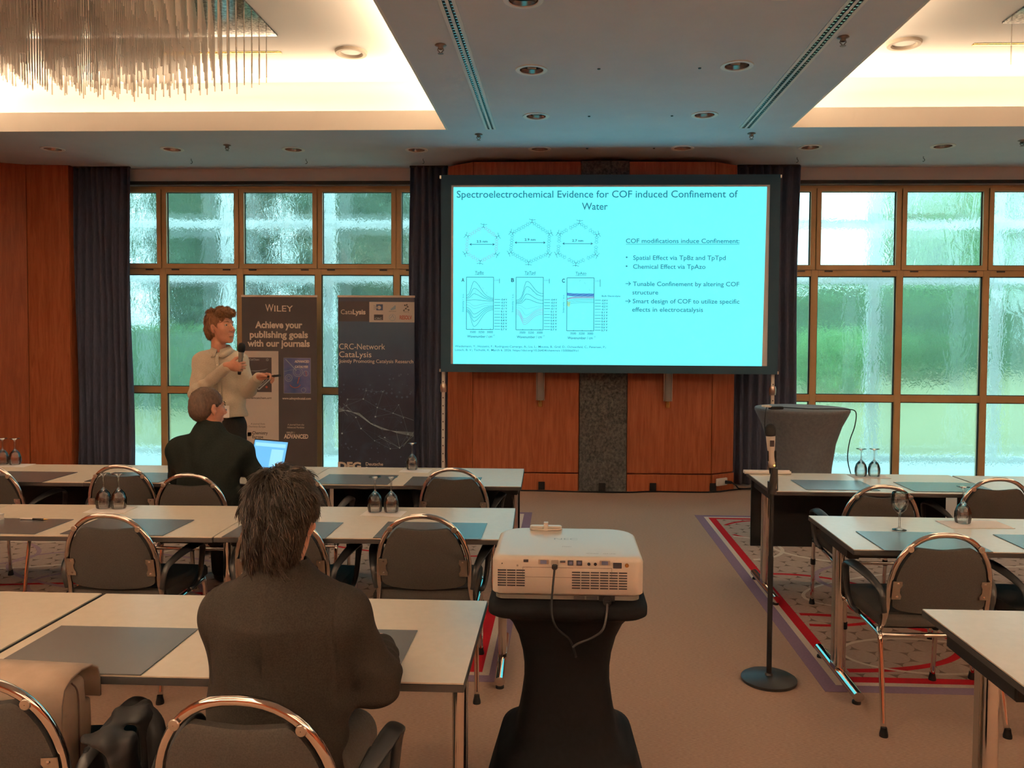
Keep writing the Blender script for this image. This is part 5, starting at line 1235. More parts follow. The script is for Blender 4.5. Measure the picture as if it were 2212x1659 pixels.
# ---------------- sculpting: distance fields turned into one continuous skin ----------------
class Field:
    def __init__(s, lo, hi, h):
        s.lo = np.array(lo, float); s.h = h; s.n = np.ceil((np.array(hi) - s.lo) / h).astype(int) + 1
        s.D = np.full(s.n, .5, np.float32)
    def sub(s, lo, hi):
        a = np.maximum(0, np.floor((np.array(lo) - s.lo) / s.h).astype(int)); b = np.minimum(s.n, np.ceil((np.array(hi) - s.lo) / s.h).astype(int) + 1)
        if np.any(b <= a): return None, None
        g = [s.lo[i] + s.h * np.arange(a[i], b[i]) for i in range(3)]
        P = np.stack(np.meshgrid(*g, indexing='ij'), -1)
        return (slice(a[0], b[0]), slice(a[1], b[1]), slice(a[2], b[2])), P
    def blend(s, sl, d, k):
        a = s.D[sl]
        if k <= 0: s.D[sl] = np.minimum(a, d); return
        hh = np.maximum(k - np.abs(a - d), 0) / k; s.D[sl] = np.minimum(a, d) - hh * hh * k * .25
    def cut(s, sl, d, k):
        a = s.D[sl]; d = -d; hh = np.maximum(k - np.abs(a - d), 0) / max(k, 1e-6); s.D[sl] = np.maximum(a, d) + hh * hh * k * .25
    def cone(s, p0, p1, r0, r1, k=.02, M=None, neg=False, flat=None):
        p0, p1 = np.array(p0, float), np.array(p1, float)
        if M is not None: w0, w1 = M(p0), M(p1); r0 *= M.s; r1 *= M.s
        else: w0, w1 = p0, p1
        m = max(r0, r1) * (1 if flat is None else max(1, max(flat))) + k + .02
        sl, P = s.sub(np.minimum(w0, w1) - m, np.maximum(w0, w1) + m)
        if sl is None: return s
        v = w1 - w0; L2 = max(v @ v, 1e-9); t = np.clip(((P - w0) @ v) / L2, 0, 1)
        Q = P - (w0 + t[..., None] * v)
        if flat is not None: Q = Q / np.array(flat)
        d = np.sqrt((Q ** 2).sum(-1)) - (r0 + (r1 - r0) * t)
        if flat is not None: d = d * min(flat)
        (s.cut if neg else s.blend)(sl, d.astype(np.float32), k); return s
    def ell(s, c, r, k=.02, M=None, neg=False, R=None):
        """ellipsoid; R = 3x3 rotation (columns = axes in world)"""
        c = np.array(c, float); r = np.array(r, float)
        if M is not None: c = M(c); r = r * M.s; R = M.R if R is None else M.R @ R
        m = r.max() + k + .02; sl, P = s.sub(c - m, c + m)
        if sl is None: return s
        Q = P - c
        if R is not None: Q = Q @ R
        k0 = np.sqrt(((Q / r) ** 2).sum(-1)); k1 = np.sqrt(((Q / r ** 2) ** 2).sum(-1)) + 1e-9
        d = k0 * (k0 - 1) / k1; (s.cut if neg else s.blend)(sl, d.astype(np.float32), k); return s
    def half(s, p, n, k=.004):
        """keep only the side the normal points away from"""
        n = np.array(n, float); n /= np.linalg.norm(n); g = [s.lo[i] + s.h * np.arange(s.n[i]) for i in range(3)]
        d = (g[0][:, None, None] - p[0]) * n[0] + (g[1][None, :, None] - p[1]) * n[1] + (g[2][None, None, :] - p[2]) * n[2]
        d = d.astype(np.float32); a = s.D; hh = np.maximum(k - np.abs(a - d), 0) / k; s.D = np.maximum(a, d) + hh * hh * k * .25; return s
    def warp(s, fn):
        g = [s.lo[i] + s.h * np.arange(s.n[i]) for i in range(3)]; X, Y, Z = np.meshgrid(*g, indexing='ij'); near = np.abs(s.D) < .05
        s.D[near] += fn(X[near], Y[near], Z[near]).astype(np.float32); return s
    def mesh(s, name, off=(0, 0, 0)):
        D = s.D; D[0] = D[-1] = .5; D[:, 0] = D[:, -1] = .5; D[:, :, 0] = D[:, :, -1] = .5
        ins = D < 0; c = [ins[i:ins.shape[0] - 1 + i, j:ins.shape[1] - 1 + j, k:ins.shape[2] - 1 + k] for i in (0, 1) for j in (0, 1) for k in (0, 1)]
        cnt = sum(x.astype(np.int8) for x in c); act = (cnt > 0) & (cnt < 8); idx = np.argwhere(act); ids = np.full(act.shape, -1, np.int64); ids[act] = np.arange(len(idx))
        acc = np.zeros((len(idx), 3)); num = np.zeros(len(idx)); cor = [(i, j, k) for i in (0, 1) for j in (0, 1) for k in (0, 1)]
        vals = {q: D[idx[:, 0] + q[0], idx[:, 1] + q[1], idx[:, 2] + q[2]] for q in cor}
        for a in cor:
            for ax in range(3):
                if a[ax] == 0:
                    b = list(a); b[ax] = 1; b = tuple(b); va, vb = vals[a], vals[b]; m = (va < 0) != (vb < 0)
                    t = np.zeros(len(idx)); t[m] = va[m] / (va[m] - vb[m]); p = np.tile(np.array(a, float), (len(idx), 1)); p[:, ax] += t
                    acc[m] += p[m]; num[m] += 1
        V = (idx + acc / num[:, None]) * s.h + s.lo - np.array(off); F = []
        for ax in range(3):
            sl0 = [slice(None)] * 3; sl1 = [slice(None)] * 3; sl0[ax] = slice(0, -1); sl1[ax] = slice(1, None)
            A, B = ins[tuple(sl0)], ins[tuple(sl1)]; E = np.argwhere(A != B); o1, o2 = [q for q in range(3) if q != ax]
            E = E[(E[:, o1] > 0) & (E[:, o2] > 0)]
            def cell(d1, d2): q = E.copy(); q[:, o1] -= d1; q[:, o2] -= d2; return ids[q[:, 0], q[:, 1], q[:, 2]]
            quad = np.stack([cell(1, 1), cell(0, 1), cell(0, 0), cell(1, 0)], 1); flip = A[E[:, 0], E[:, 1], E[:, 2]]
            if ax == 1: flip = ~flip
            quad[~flip] = quad[~flip][:, ::-1]; F.append(quad)
        F = np.concatenate(F); F = F[(F >= 0).all(1)]
        me = bpy.data.meshes.new(name); me.vertices.add(len(V)); me.vertices.foreach_set('co', V.astype(np.float32).ravel())
        me.loops.add(F.size); me.loops.foreach_set('vertex_index', F.ravel().astype(np.int32)); me.polygons.add(len(F))
        me.polygons.foreach_set('loop_start', np.arange(0, F.size, 4, dtype=np.int32)); me.polygons.foreach_set('loop_total', np.full(len(F), 4, np.int32))
        me.update(calc_edges=True); me.validate(); me.polygons.foreach_set('use_smooth', [True] * len(me.polygons)); return me
class Frame:
    """local x right, y forward, z up -> world"""
    def __init__(s, c, yaw=0, pitch=0, roll=0, scale=1.0):
        s.c = np.array(c, float); s.s = scale; s.R = np.array((Euler((0, 0, yaw)).to_matrix() @ Euler((pitch, 0, 0)).to_matrix() @ Euler((0, roll, 0)).to_matrix()))
    def __call__(s, p): return s.c + s.R @ (np.array(p, float) * s.s)
def head(F, H, beard=0):
    """full face on frame H (origin at the middle of the skull)"""
    F.ell((0, -.014, .036), (.0735, .092, .082), 0, H); F.ell((0, .022, -.018), (.060, .068, .082), .02, H); F.ell((0, .030, -.074), (.046, .050, .036), .03, H)
    F.ell((0, .066, -.098), (.022, .020, .018), .02, H)
    for s in (-1, 1):
        F.ell((s * .036, .060, -.024), (.022, .020, .022), .02, H); F.cone((s * .012, .086, .026), (s * .038, .074, .030), .0075, .006, .012, H)
        F.ell((s * .030, .095, .010), (.015, .017, .011), .008, H, neg=True)
        F.cone((s * .018, .0825, .0165), (s * .042, .072, .0145), .0035, .003, .004, H); F.cone((s * .019, .0815, .0035), (s * .041, .0715, .004), .003, .003, .004, H)
        F.ell((s * .077, -.006, -.002), (.009, .019, .031), .006, H, R=np.array(Euler((.15, 0, s * -.45)).to_matrix())); F.ell((s * .083, .002, .004), (.006, .010, .017), .004, H, neg=True)
        F.ell((s * .074, -.002, -.028), (.008, .009, .010), .004, H); F.cone((s * .006, .102, -.030), (s * .014, .096, -.032), .0075, .0065, .005, H)
    F.cone((0, .084, .020), (0, .106, -.022), .0075, .0105, .010, H); F.ell((0, .110, -.025), (.0095, .009, .0085), .006, H)
    F.cone((-.019, .086, -.0565), (.019, .086, -.0565), .0062, .0062, .003, H); F.cone((0, .0935, -.0560), (0, .0935, -.0565), .0058, .0058, .005, H)
    F.cone((-.016, .0865, -.0690), (.016, .0865, -.0690), .0066, .0066, .003, H); F.cone((-.022, .0955, -.0625), (.022, .0955, -.0625), .0030, .0030, .001, H, neg=True); F.cone((-.015, .088, -.081), (.015, .088, -.081), .005, .005, .006, H, neg=True)
    return F
def finger(F, M, base, dirs, lens, r, k=.004):
    p = np.array(base, float)
    for i, (d, l) in enumerate(zip(dirs, lens)):
        d = np.array(d, float); d /= np.linalg.norm(d); q = p + d * l; F.cone(p, q, r * (1 - .08 * i), r * (1 - .08 * (i + 1)), k, M); p = q
    return F
def curl(a0, a1, a2, side=0):
    return [(side, math.cos(a), -math.sin(a)) for a in (a0, a0 + a1, a0 + a1 + a2)]
def hand(F, M, mirror=1, curls=(.5, .7, .5), thumb=((.8, .5, -.3), (.5, .8, -.5), (.3, .9, -.5)), spread=.06):
    """palm in the local x-y plane, fingers along +y, palm faces -z, thumb on +x*mirror"""
    F.ell((0, .045, 0), (.040, .050, .0150), .010, M); F.cone((0, -.02, 0), (0, .02, 0), .025, .030, .012, M, flat=(1, 1, .62) if M is None else None)
    for i, (x, y, l, r) in enumerate(((.030, .085, 1.0, .0088), (.010, .091, 1.1, .0092), (-.011, .088, 1.02, .0088), (-.030, .078, .82, .0078))):
        c = curls[i] if isinstance(curls[0], (list, tuple)) else curls
        finger(F, M, (x * mirror, y, 0), curl(*c, side=(spread * x / .03) * mirror), (.040 * l, .026 * l, .021 * l), r)
    p = np.array((.028 * mirror, .022, -.006)); 
    for d, l, r0, r1 in zip(thumb, (.040, .032, .026), (.0145, .0112, .0100), (.0112, .0100, .0085)):
        d = np.array((d[0] * mirror, d[1], d[2])); d = d / np.linalg.norm(d); q = p + d * l; F.cone(p, q, r0, r1, .006, M); p = q
    return F
def hand_frame(wrist, fwd, palm_normal):
    """fingers along fwd, back of the hand along -palm_normal"""
    f = np.array(fwd, float); f /= np.linalg.norm(f); n = -np.array(palm_normal, float); n -= f * (n @ f); n /= np.linalg.norm(n); x = np.cross(f, n)
    M = Frame(wrist); M.R = np.stack([x, f, n], 1); return M
MT['skin'] = noisy(mat('skin', (.55, .27, .18), .55, spec=.35), (.50, .235, .155), (.58, .29, .20), nscale=25)
MT['skin'].node_tree.nodes['Principled BSDF'].inputs['Subsurface Weight'].default_value = .12; MT['skin'].node_tree.nodes['Principled BSDF'].inputs['Subsurface Radius'].default_value = (.6, .2, .1); MT['skin'].node_tree.nodes['Principled BSDF'].inputs['Subsurface Scale'].default_value = .01
MT['shirt'] = noisy(mat('linen_shirt', (.5, .45, .36), .85, spec=.2, sheen=.1), (.46, .40, .315), (.54, .475, .38), scale=(1, 1, 1), nscale=160, bump=.4, bdist=.001)
MT['jacket'] = noisy(mat('brown_wool_jacket', (.05, .04, .03), .95, spec=.08), (.017, .0145, .0125), (.029, .025, .0215), nscale=260, detail=3, bump=.5, bdist=.001)
MT['dark_green'] = noisy(mat('black_green_jacket', (.02, .025, .02), .95, spec=.08), (.010, .013, .012), (.016, .020, .018), nscale=120, bump=.3, bdist=.001)
MT['trousers'] = noisy(mat('black_trousers', (.015, .015, .015), .85, spec=.2), (.012, .012, .012), (.018, .017, .016), nscale=90)
MT['trousers_grey'] = noisy(mat('grey_trousers', (.08, .07, .06), .9), (.075, .066, .056), (.10, .09, .078), nscale=150)
MT['hair_brown'] = noisy(mat('brown_hair', (.12, .05, .02), .5, spec=.4), (.14, .065, .028), (.27, .135, .06), scale=(1, 1, .25), nscale=90, bump=.9, bdist=.004)
MT['hair_dark'] = noisy(mat('dark_hair', (.03, .02, .012), .42, spec=.5), (.014, .009, .006), (.040, .025, .016), scale=(1, 1, .3), nscale=110, bump=.6, bdist=.003)
MT['hair_scalp'] = mat('hair_base', (.009, .006, .004), .7, spec=.2)  # shade between the strands put into a darker hair shell
MT['hair_grey'] = noisy(mat('greying_hair', (.08, .05, .035), .6, spec=.3), (.060, .036, .025), (.11, .07, .05), scale=(1, 1, .3), nscale=110, bump=.8, bdist=.002)
MT['eye'] = mat('eye_white', (.42, .36, .32), .25); MT['iris'] = mat('iris', (.05, .06, .07), .2); MT['shoe'] = mat('shoe_leather', (.02, .015, .012), .4)
def body_person(label, base): return empty('person', base, label=label, cat='person')
def eyes(H, root, base):
    for s in (-1, 1):
        o = obj('eye', MB().lathe([(.0001, -.011), (.006, -.0092), (.0095, -.0055), (.011, 0), (.0095, .0055), (.006, .0092), (.0001, .011)], seg=16, caps=False), 'eye', root, smooth='all'); o.location = H((s * .030, .0735, .0095)) - np.array(base)
        i = MB().lathe([(.0001, .0114), (.0045, .0105), (.0058, .0095)], seg=14, caps=False); R = H.R
        i.v = [tuple(R @ np.array((a, c, b))) for a, b, c in i.v]; io = obj('iris', i, 'iris', o, smooth='all')
        br = MB().tube([tuple(H((s * x, y, z)) - np.array(base)) for x, y, z in ((.014, .0925, .030), (.028, .091, .035), (.045, .078, .031))], [.0022, .003, .0015], 6); obj('eyebrow', br, 'hair_brown', root, smooth='all')

# ======== the standing speaker ========
PB = np.array((-2.66, 6.22, 0.0)); sp_root = body_person('standing man in a light beige shirt speaking into a handheld microphone', PB)
Hs = Frame((-2.652, 6.20, 1.744), yaw=math.radians(-112), pitch=math.radians(9), roll=0, scale=1.10)
neck0, neck1 = (-2.678, 6.215, 1.53), (-2.685, 6.212, 1.70)
shR, elR, wrR = (-2.800, 6.19, 1.485), (-2.805, 6.08, 1.245), (-2.487, 5.938, 1.463)
shL, elL, wrL = (-2.535, 6.25, 1.485), (-2.435, 6.20, 1.265), (-2.272, 5.98, 1.378)
F = Field((-3.05, 5.72, -.02), (-2.02, 6.50, 1.95), .0055)
head(F, Hs)
F.cone(neck0, neck1, .058, .050, .02)
F.cone((-2.78, 6.2, 1.48), (-2.55, 6.24, 1.48), .060, .060, .05); F.ell((-2.66, 6.23, 1.35), (.140, .100, .20), .05); F.ell((-2.66, 6.23, 1.10), (.150, .105, .16), .05)
for a, b, c in ((shR, elR, wrR), (shL, elL, wrL)): F.cone(a, b, .048, .040, .03); F.cone(b, c, .040, .026, .02)
HR = hand_frame(wrR, (.94, .25, -.10), (-.25, .96, .10))      # right hand closed around the microphone
mic0, mic1 = np.array((-2.422, 5.982, 1.415)), np.array((-2.390, 5.955, 1.635))
hand(F, HR, mirror=-1, curls=((.9, 1.35, 1.0), (.95, 1.4, 1.0), (.95, 1.4, 1.0), (.95, 1.45, 1.0)), thumb=((.75, .6, -.45), (.35, .85, -.6), (.15, .8, -.65)), spread=.03)
HL = hand_frame(wrL, (.93, -.25, .16), (.15, -.55, -.8))
hand(F, HL, mirror=1, curls=((.35, .75, .5), (.45, .95, .6), (.5, 1.0, .7), (.5, 1.05, .7)), thumb=((.55, .80, -.35), (.15, .95, -.35), (-.1, .98, -.3)), spread=.05)
for s, hx in ((-1, -2.745), (1, -2.575)):
    F.cone((hx, 6.23, .95), (hx - .005 * s, 6.22, .52), .085, .056, .04); F.cone((hx - .005 * s, 6.22, .52), (hx, 6.25, .10), .055, .040, .02); F.ell((hx, 6.17, .045), (.042, .12, .035), .03)
obj('body', F.mesh('body', PB), 'skin', sp_root); eyes(Hs, sp_root, PB)
F = Field((-3.05, 5.90, .98), (-2.15, 6.45, 1.64), .0065)
F.cone((-2.795, 6.195, 1.482), (-2.54, 6.245, 1.482), .066, .066, .05); F.cone((-2.67, 6.21, 1.55), (-2.80, 6.195, 1.478), .068, .062, .05); F.cone((-2.67, 6.21, 1.55), (-2.535, 6.245, 1.478), .068, .062, .05); F.ell((-2.665, 6.215, 1.37), (.165, .128, .20), .05); F.ell((-2.645, 6.205, 1.17), (.165, .130, .20), .05)
F.cone((-2.64, 6.20, 1.20), (-2.63, 6.20, .98), .140, .155, .05, flat=(1.12, .84, 1)); F.cone((-2.675, 6.215, 1.52), (-2.668, 6.21, 1.590), .078, .064, .03)
for (a, b, c, r) in ((shR, elR, wrR, 0), (shL, elL, wrL, 0)):
    a, b, c = np.array(a), np.array(b), np.array(c); F.cone(a, b, .063, .054, .035); F.cone(b, b + (c - b) * .93, .053, .038, .02); q = b + (c - b) * .95; F.cone(b + (c - b) * .80, q, .039, .0395, .004)
F.half((0, 0, 1.065), (0, 0, -1)); F.half((-2.66, 6.215, 1.572), (.05, -.35, 1)); F.cone((-2.672, 6.212, 1.50), (-2.664, 6.208, 1.66), .066, .066, .004, neg=True)
def folds(X, Y, Z):
    w = .007 * np.sin(26 * X + 34 * Z + 6 * np.sin(9 * Z + 5 * Y)) * np.clip((1.45 - Z) * 3, .15, 1) + .005 * np.sin(58 * Z - 31 * X + 4 * np.sin(13 * X)) * np.clip((1.30 - Z) * 4, .1, 1)
    arm = np.exp(-((X + 2.74) / .12) ** 2) * np.exp(-((Z - 1.28) / .12) ** 2) * .006 * np.sin(80 * (Z * .8 + X * .6)); return w + arm
F.warp(folds); obj('shirt', F.mesh('shirt', PB), 'shirt', sp_root)
# collar, placket, buttons, cuffs
col = MB()
def lp_(p): return tuple(np.array(p) - PB)
for s in (-1, 1):
    R0, R1, R2 = [], [], []
    for k in range(11):
        u = k / 10; th = u * math.pi * .95; sx_, cy_ = s * math.sin(th), math.cos(th)
        zt = 1.618 - .040 * u ** 1.6
        for lst, r_, z_ in ((R0, .0665, zt - .035), (R1, .0700, zt), (R2, .090 + .012 * u, zt - .040 - .036 * max(0, u - .5) * 2 * (1 if u < .99 else .35))):
            lst.append((-2.667 + sx_ * r_ + .02 * u, 6.210 + cy_ * r_ * .98 - .008 * u, z_))
    m = MB(); m.v = [lp_(p) for p in R0 + R1 + R2]; m.f = [(a_ * 11 + k, a_ * 11 + k + 1, (a_ + 1) * 11 + k + 1, (a_ + 1) * 11 + k) for a_ in (0, 1) for k in range(10)]
    o = obj('collar', m, 'shirt', sp_root, smooth='all'); sm = o.modifiers.new('thickness', 'SOLIDIFY'); sm.thickness = .005; sm.offset = 0
plk = [(-2.650, 6.135, 1.555), (-2.640, 6.085, 1.50), (-2.622, 6.070, 1.42), (-2.612, 6.066, 1.30), (-2.605, 6.062, 1.20), (-2.600, 6.055, 1.085)]
obj('placket', MB().tube([lp_(p) for p in catmull(plk, 4)], .01, 8, flat=(.015, .0035), upv=(0, -1, 0)), 'shirt', sp_root, smooth='all')
bt_ = MB()
for p in catmull(plk, 2)[1::2]: bt_.tube([lp_((p[0], p[1] - .003, p[2])), lp_((p[0], p[1] - .0065, p[2]))], .005, 10)
obj('buttons', bt_, 'print_cream', sp_root)
for b_, c_ in ((elR, wrR), (elL, wrL)):
    b_, c_ = np.array(b_), np.array(c_); a0 = b_ + (c_ - b_) * .74; a1 = b_ + (c_ - b_) * .97
    obj('cuff', MB().tube([lp_(a0), lp_(a0 + (a1 - a0) * .1), lp_(a1)], [.0415, .044, .041], 24), 'shirt', sp_root, smooth=True)
F = Field((-2.95, 6.00, .06), (-2.38, 6.48, 1.16), .008)
F.ell((-2.66, 6.225, 1.02), (.165, .125, .13), .03)
for s, hx in ((-1, -2.745), (1, -2.572)): F.cone((hx, 6.23, .96), (hx, 6.215, .50), .102, .074, .03); F.cone((hx, 6.215, .50), (hx, 6.25, .10), .074, .064, .02)
F.warp(lambda X, Y, Z: .003 * np.sin(40 * Z + 12 * X) * np.sin(17 * X)); obj('trousers', F.mesh('trousers', PB), 'trousers', sp_root)
F = Field((-2.9, 5.98, -.03), (-2.45, 6.38, .14), .006)
for hx in (-2.745, -2.575): F.cone((hx, 6.26, .045), (hx, 6.09, .035), .045, .040, .02, flat=(1, 1, .8)); F.cone((hx, 6.25, .05), (hx, 6.25, .10), .045, .045, .02)
F.half((0, 0, .001), (0, 0, -1)); obj('shoes', F.mesh('shoes', PB), 'shoe', sp_root)
F = Field((-2.84, 6.01, 1.62), (-2.48, 6.39, 1.97), .0045)
F.ell((0, -.024, .050), (.083, .099, .086), 0, Hs); F.ell((0, -.058, -.005), (.078, .068, .078), .02, Hs)
F.cone((-.05, .050, .100), (.05, .055, .100), .030, .030, .02, Hs); F.ell((0, .075, .093), (.052, .026, .020), .015, Hs)
for (x, y, z, r) in ((.03, .085, .088, .018), (-.02, .093, .084, .018), (.0, .06, .122, .026), (.045, .06, .105, .022), (-.045, .055, .11, .024), (-.01, -.0, .134, .03), (.04, -.03, .122, .028), (0, -.07, .11, .03)): F.ell((x, y, z), (r, r * 1.3, r * .8), .012, Hs)
F.ell((0, .112, -.004), (.058, .066, .078), .008, Hs, neg=True); F.ell((0, .045, -.100), (.09, .075, .075), .01, Hs, neg=True)
for s in (-1, 1): F.ell((s * .080, .004, -.008), (.016, .024, .034), .004, Hs, neg=True); F.ell((s * .066, .066, .006), (.026, .034, .040), .006, Hs, neg=True)
F.warp(lambda X, Y, Z: .0028 * np.sin(150 * X + 60 * Z + 3 * np.sin(70 * Y)) * np.sin(110 * Y + 50 * Z) + .0016 * np.sin(260 * Y + 120 * X)); hair1 = F.mesh('hair', PB); obj('hair', hair1, 'hair_brown', sp_root)
badge = empty('name_badge', (-2.555, 6.035, 1.11), rz=.1, label='small white name badge hanging at the shirt hem of the standing man', cat='badge'); obj('card', MB().box(-.03, .03, -.002, .002, -.045, .045), 'paper', badge); obj('print', MB().box(-.012, .012, -.003, -.002, -.01, .02), 'print_navy', badge); obj('strap', MB().tube([(0, 0, .045), (-.01, .004, .08)], .003, 6), 'black', badge)
hm = empty('handheld_microphone', tuple(mic0), label='black and grey microphone held by the standing man', cat='microphone'); d_ = mic1 - mic0; u_ = d_ / np.linalg.norm(d_)
obj('handle', MB().tube([(0, 0, 0), tuple(d_ * .2), tuple(d_ * .62), tuple(d_ * .70)], [.0125, .0145, .0185, .021], 18), 'projgrey', hm, smooth='all'); obj('tail', MB().tube([tuple(d_ * -.09), (0, 0, 0)], [.011, .013], 14), 'black', hm, smooth='all')
obj('head', MB().tube([tuple(d_ * .69), tuple(d_ * .75), tuple(d_ * .88), tuple(d_ * .97), tuple(d_ * 1.0)], [.022, .0265, .0275, .020, .004], 18), 'black', hm, smooth='all')
cl = empty('presenter_remote', (-2.140, 5.925, 1.388), rz=-.25, label='small black remote in the outstretched hand of the standing man', cat='remote'); obj('body', MB().box(-.055, .055, -.014, .014, -.008, .008).xf(Matrix.Rotation(-.12, 4, 'Y')), 'black', cl, bevel=.005); obj('button', MB().box(.0, .02, -.005, .005, .008, .0105), 'edge', cl)

# ======== the seated man in black ========
QB = np.array((-2.20, 4.98, 0.0)); m2 = body_person('seated man in a black jacket with short greying hair at the laptop', QB)
Hm = Frame((-2.205, 4.955, 1.235), yaw=math.radians(-38), pitch=math.radians(-4), scale=1.06)
sR, eR, wR = (-2.015, 4.97, .965), (-1.935, 5.06, .775), (-1.985, 5.24, .775)
sL, eL, wL = (-2.395, 4.97, .965), (-2.455, 5.07, .785), (-2.26, 5.25, .775)
F = Field((-2.62, 4.68, -.02), (-1.74, 5.85, 1.40), .0065)
head(F, Hm); F.cone((-2.205, 4.955, 1.02), (-2.20, 4.955, 1.17), .062, .058, .03); F.cone(sL, sR, .062, .062, .05); F.ell((-2.21, 4.98, .85), (.155, .10, .20), .05); F.ell((-2.21, 4.98, .60), (.16, .115, .12), .05)
for a, b, c in ((sR, eR, wR), (sL, eL, wL)): F.cone(a, b, .048, .040, .03); F.cone(b, c, .040, .026, .02)
hand(F, hand_frame(wR, (-.15, 1, .05), (0, 0, -1)), mirror=-1, curls=(.25, .45, .35)); hand(F, hand_frame(wL, (.25, 1, .05), (0, 0, -1)), mirror=1, curls=(.25, .45, .35))
for s in (-1, 1): F.cone((-2.21 + s * .09, 5.0, .56), (-2.21 + s * .12, 5.38, .55), .078, .058, .03); F.cone((-2.21 + s * .12, 5.38, .55), (-2.21 + s * .12, 5.42, .09), .056, .042, .02); F.ell((-2.21 + s * .12, 5.50, .045), (.042, .11, .035), .03)
obj('body', F.mesh('body', QB), 'skin', m2); eyes(Hm, m2, QB)
F = Field((-2.64, 4.72, .50), (-1.78, 5.30, 1.24), .0065)
F.cone((-2.39, 4.965, .965), (-2.02, 4.965, .965), .074, .074, .05); F.cone((-2.205, 4.955, 1.06), (-2.39, 4.965, .965), .075, .066, .06); F.cone((-2.205, 4.955, 1.06), (-2.02, 4.965, .965), .075, .066, .06); F.ell((-2.205, 4.955, .88), (.20, .135, .19), .05); F.ell((-2.21, 4.965, .70), (.205, .145, .18), .06); F.cone((-2.207, 4.955, 1.03), (-2.203, 4.955, 1.135), .09, .066, .04)
for a, b, c in ((sR, eR, wR), (sL, eL, wL)): a, b, c = map(np.array, (a, b, c)); F.cone(a, b, .070, .062, .04); F.cone(b, b + (c - b) * .92, .060, .042, .02)
F.half((0, 0, .53), (0, 0, -1)); F.half((0, 4.955, 1.165), (0, .25, 1)); F.cone((-2.203, 4.965, 1.05), (-2.20, 4.968, 1.24), .058, .058, .004, neg=True)
F.warp(lambda X, Y, Z: .004 * np.sin(24 * Z + 18 * X + 4 * np.sin(11 * X)) + .003 * np.sin(47 * X - 30 * Z)); obj('jacket', F.mesh('jacket', QB), 'dark_green', m2)
F = Field((-2.5, 4.80, .03), (-1.92, 5.60, .72), .009)
F.ell((-2.21, 4.985, .585), (.18, .13, .09), .04)
for s in (-1, 1): F.cone((-2.21 + s * .09, 5.02, .575), (-2.21 + s * .12, 5.38, .555), .086, .072, .03); F.cone((-2.21 + s * .12, 5.38, .55), (-2.21 + s * .12, 5.42, .09), .072, .062, .02)
obj('trousers', F.mesh('trousers', QB), 'trousers', m2)
F = Field((-2.45, 5.3, -.03), (-1.97, 5.68, .14), .007)
for s in (-1, 1): x = -2.21 + s * .12; F.cone((x, 5.42, .045), (x, 5.58, .035), .045, .040, .02, flat=(1, 1, .8)); F.cone((x, 5.42, .05), (x, 5.42, .10), .045, .045, .02)
F.half((0, 0, .001), (0, 0, -1)); obj('shoes', F.mesh('shoes', QB), 'shoe', m2)
F = Field((-2.34, 4.80, 1.13), (-2.05, 5.11, 1.40), .0045)
F.ell((0, -.018, .040), (.0785, .096, .0845), 0, Hm); F.ell((0, -.050, -.005), (.0745, .063, .075), .02, Hm)
F.ell((0, .112, .0), (.075, .075, .11), .006, Hm, neg=True); F.ell((0, .04, -.10), (.09, .08, .080), .01, Hm, neg=True); F.ell((0, .095, .10), (.045, .06, .04), .01, Hm, neg=True)
for s in (-1, 1): F.ell((s * .080, .002, -.010), (.016, .024, .036), .003, Hm, neg=True)
F.warp(lambda X, Y, Z: .0012 * np.sin(210 * X + 90 * Z) * np.sin(170 * Y + 40 * Z)); hair2 = F.mesh('hair', QB); obj('hair', hair2, 'hair_grey', m2)

# ======== the near man in the brown jacket ========
KB = np.array((-.72, 2.03, 0.0)); m3 = body_person('seated man in a dark brown jacket seen from behind, with messy dark hair', KB)
Hn = Frame((-.712, 2.035, 1.222), yaw=math.radians(-6), pitch=math.radians(-6))
sR, eR, wR = (-.560, 2.03, .965), (-.488, 2.09, .785), (-.515, 2.300, .790)
sL, eL, wL = (-.850, 2.03, .965), (-.852, 2.10, .79), (-.765, 2.31, .785)
F = Field((-1.12, 1.72, -.02), (-.32, 2.80, 1.40), .006)
head(F, Hn); F.cone((-.72, 2.005, 1.02), (-.716, 2.01, 1.17), .062, .058, .03); F.cone(sL, sR, .062, .062, .05); F.ell((-.72, 2.03, .85), (.155, .09, .20), .05); F.ell((-.72, 2.02, .60), (.16, .10, .12), .05)
for a, b, c in ((sR, eR, wR), (sL, eL, wL)): F.cone(a, b, .046, .040, .03); F.cone(b, c, .039, .026, .02)
hand(F, hand_frame(wR, (-.45, .9, .06), (-.5, -.1, -1)), mirror=-1, curls=((.55, .9, .6), (.6, 1.0, .6), (.6, 1.0, .6), (.6, 1.0, .6)), thumb=((.5, .8, -.2), (.1, .95, -.2), (0, 1, -.2)))
hand(F, hand_frame(wL, (.55, .8, .05), (.2, 0, -1)), mirror=1, curls=(.4, .7, .5))
for s in (-1, 1): F.cone((-.72 + s * .09, 2.05, .530), (-.72 + s * .100, 2.37, .498), .062, .050, .03); F.cone((-.72 + s * .100, 2.37, .495), (-.72 + s * .105, 2.50, .09), .056, .042, .02); F.ell((-.72 + s * .12, 2.58, .045), (.042, .11, .035), .03)
obj('body', F.mesh('body', KB), 'skin', m3)
F = Field((-1.14, 1.78, .42), (-.32, 2.33, 1.16), .0055)
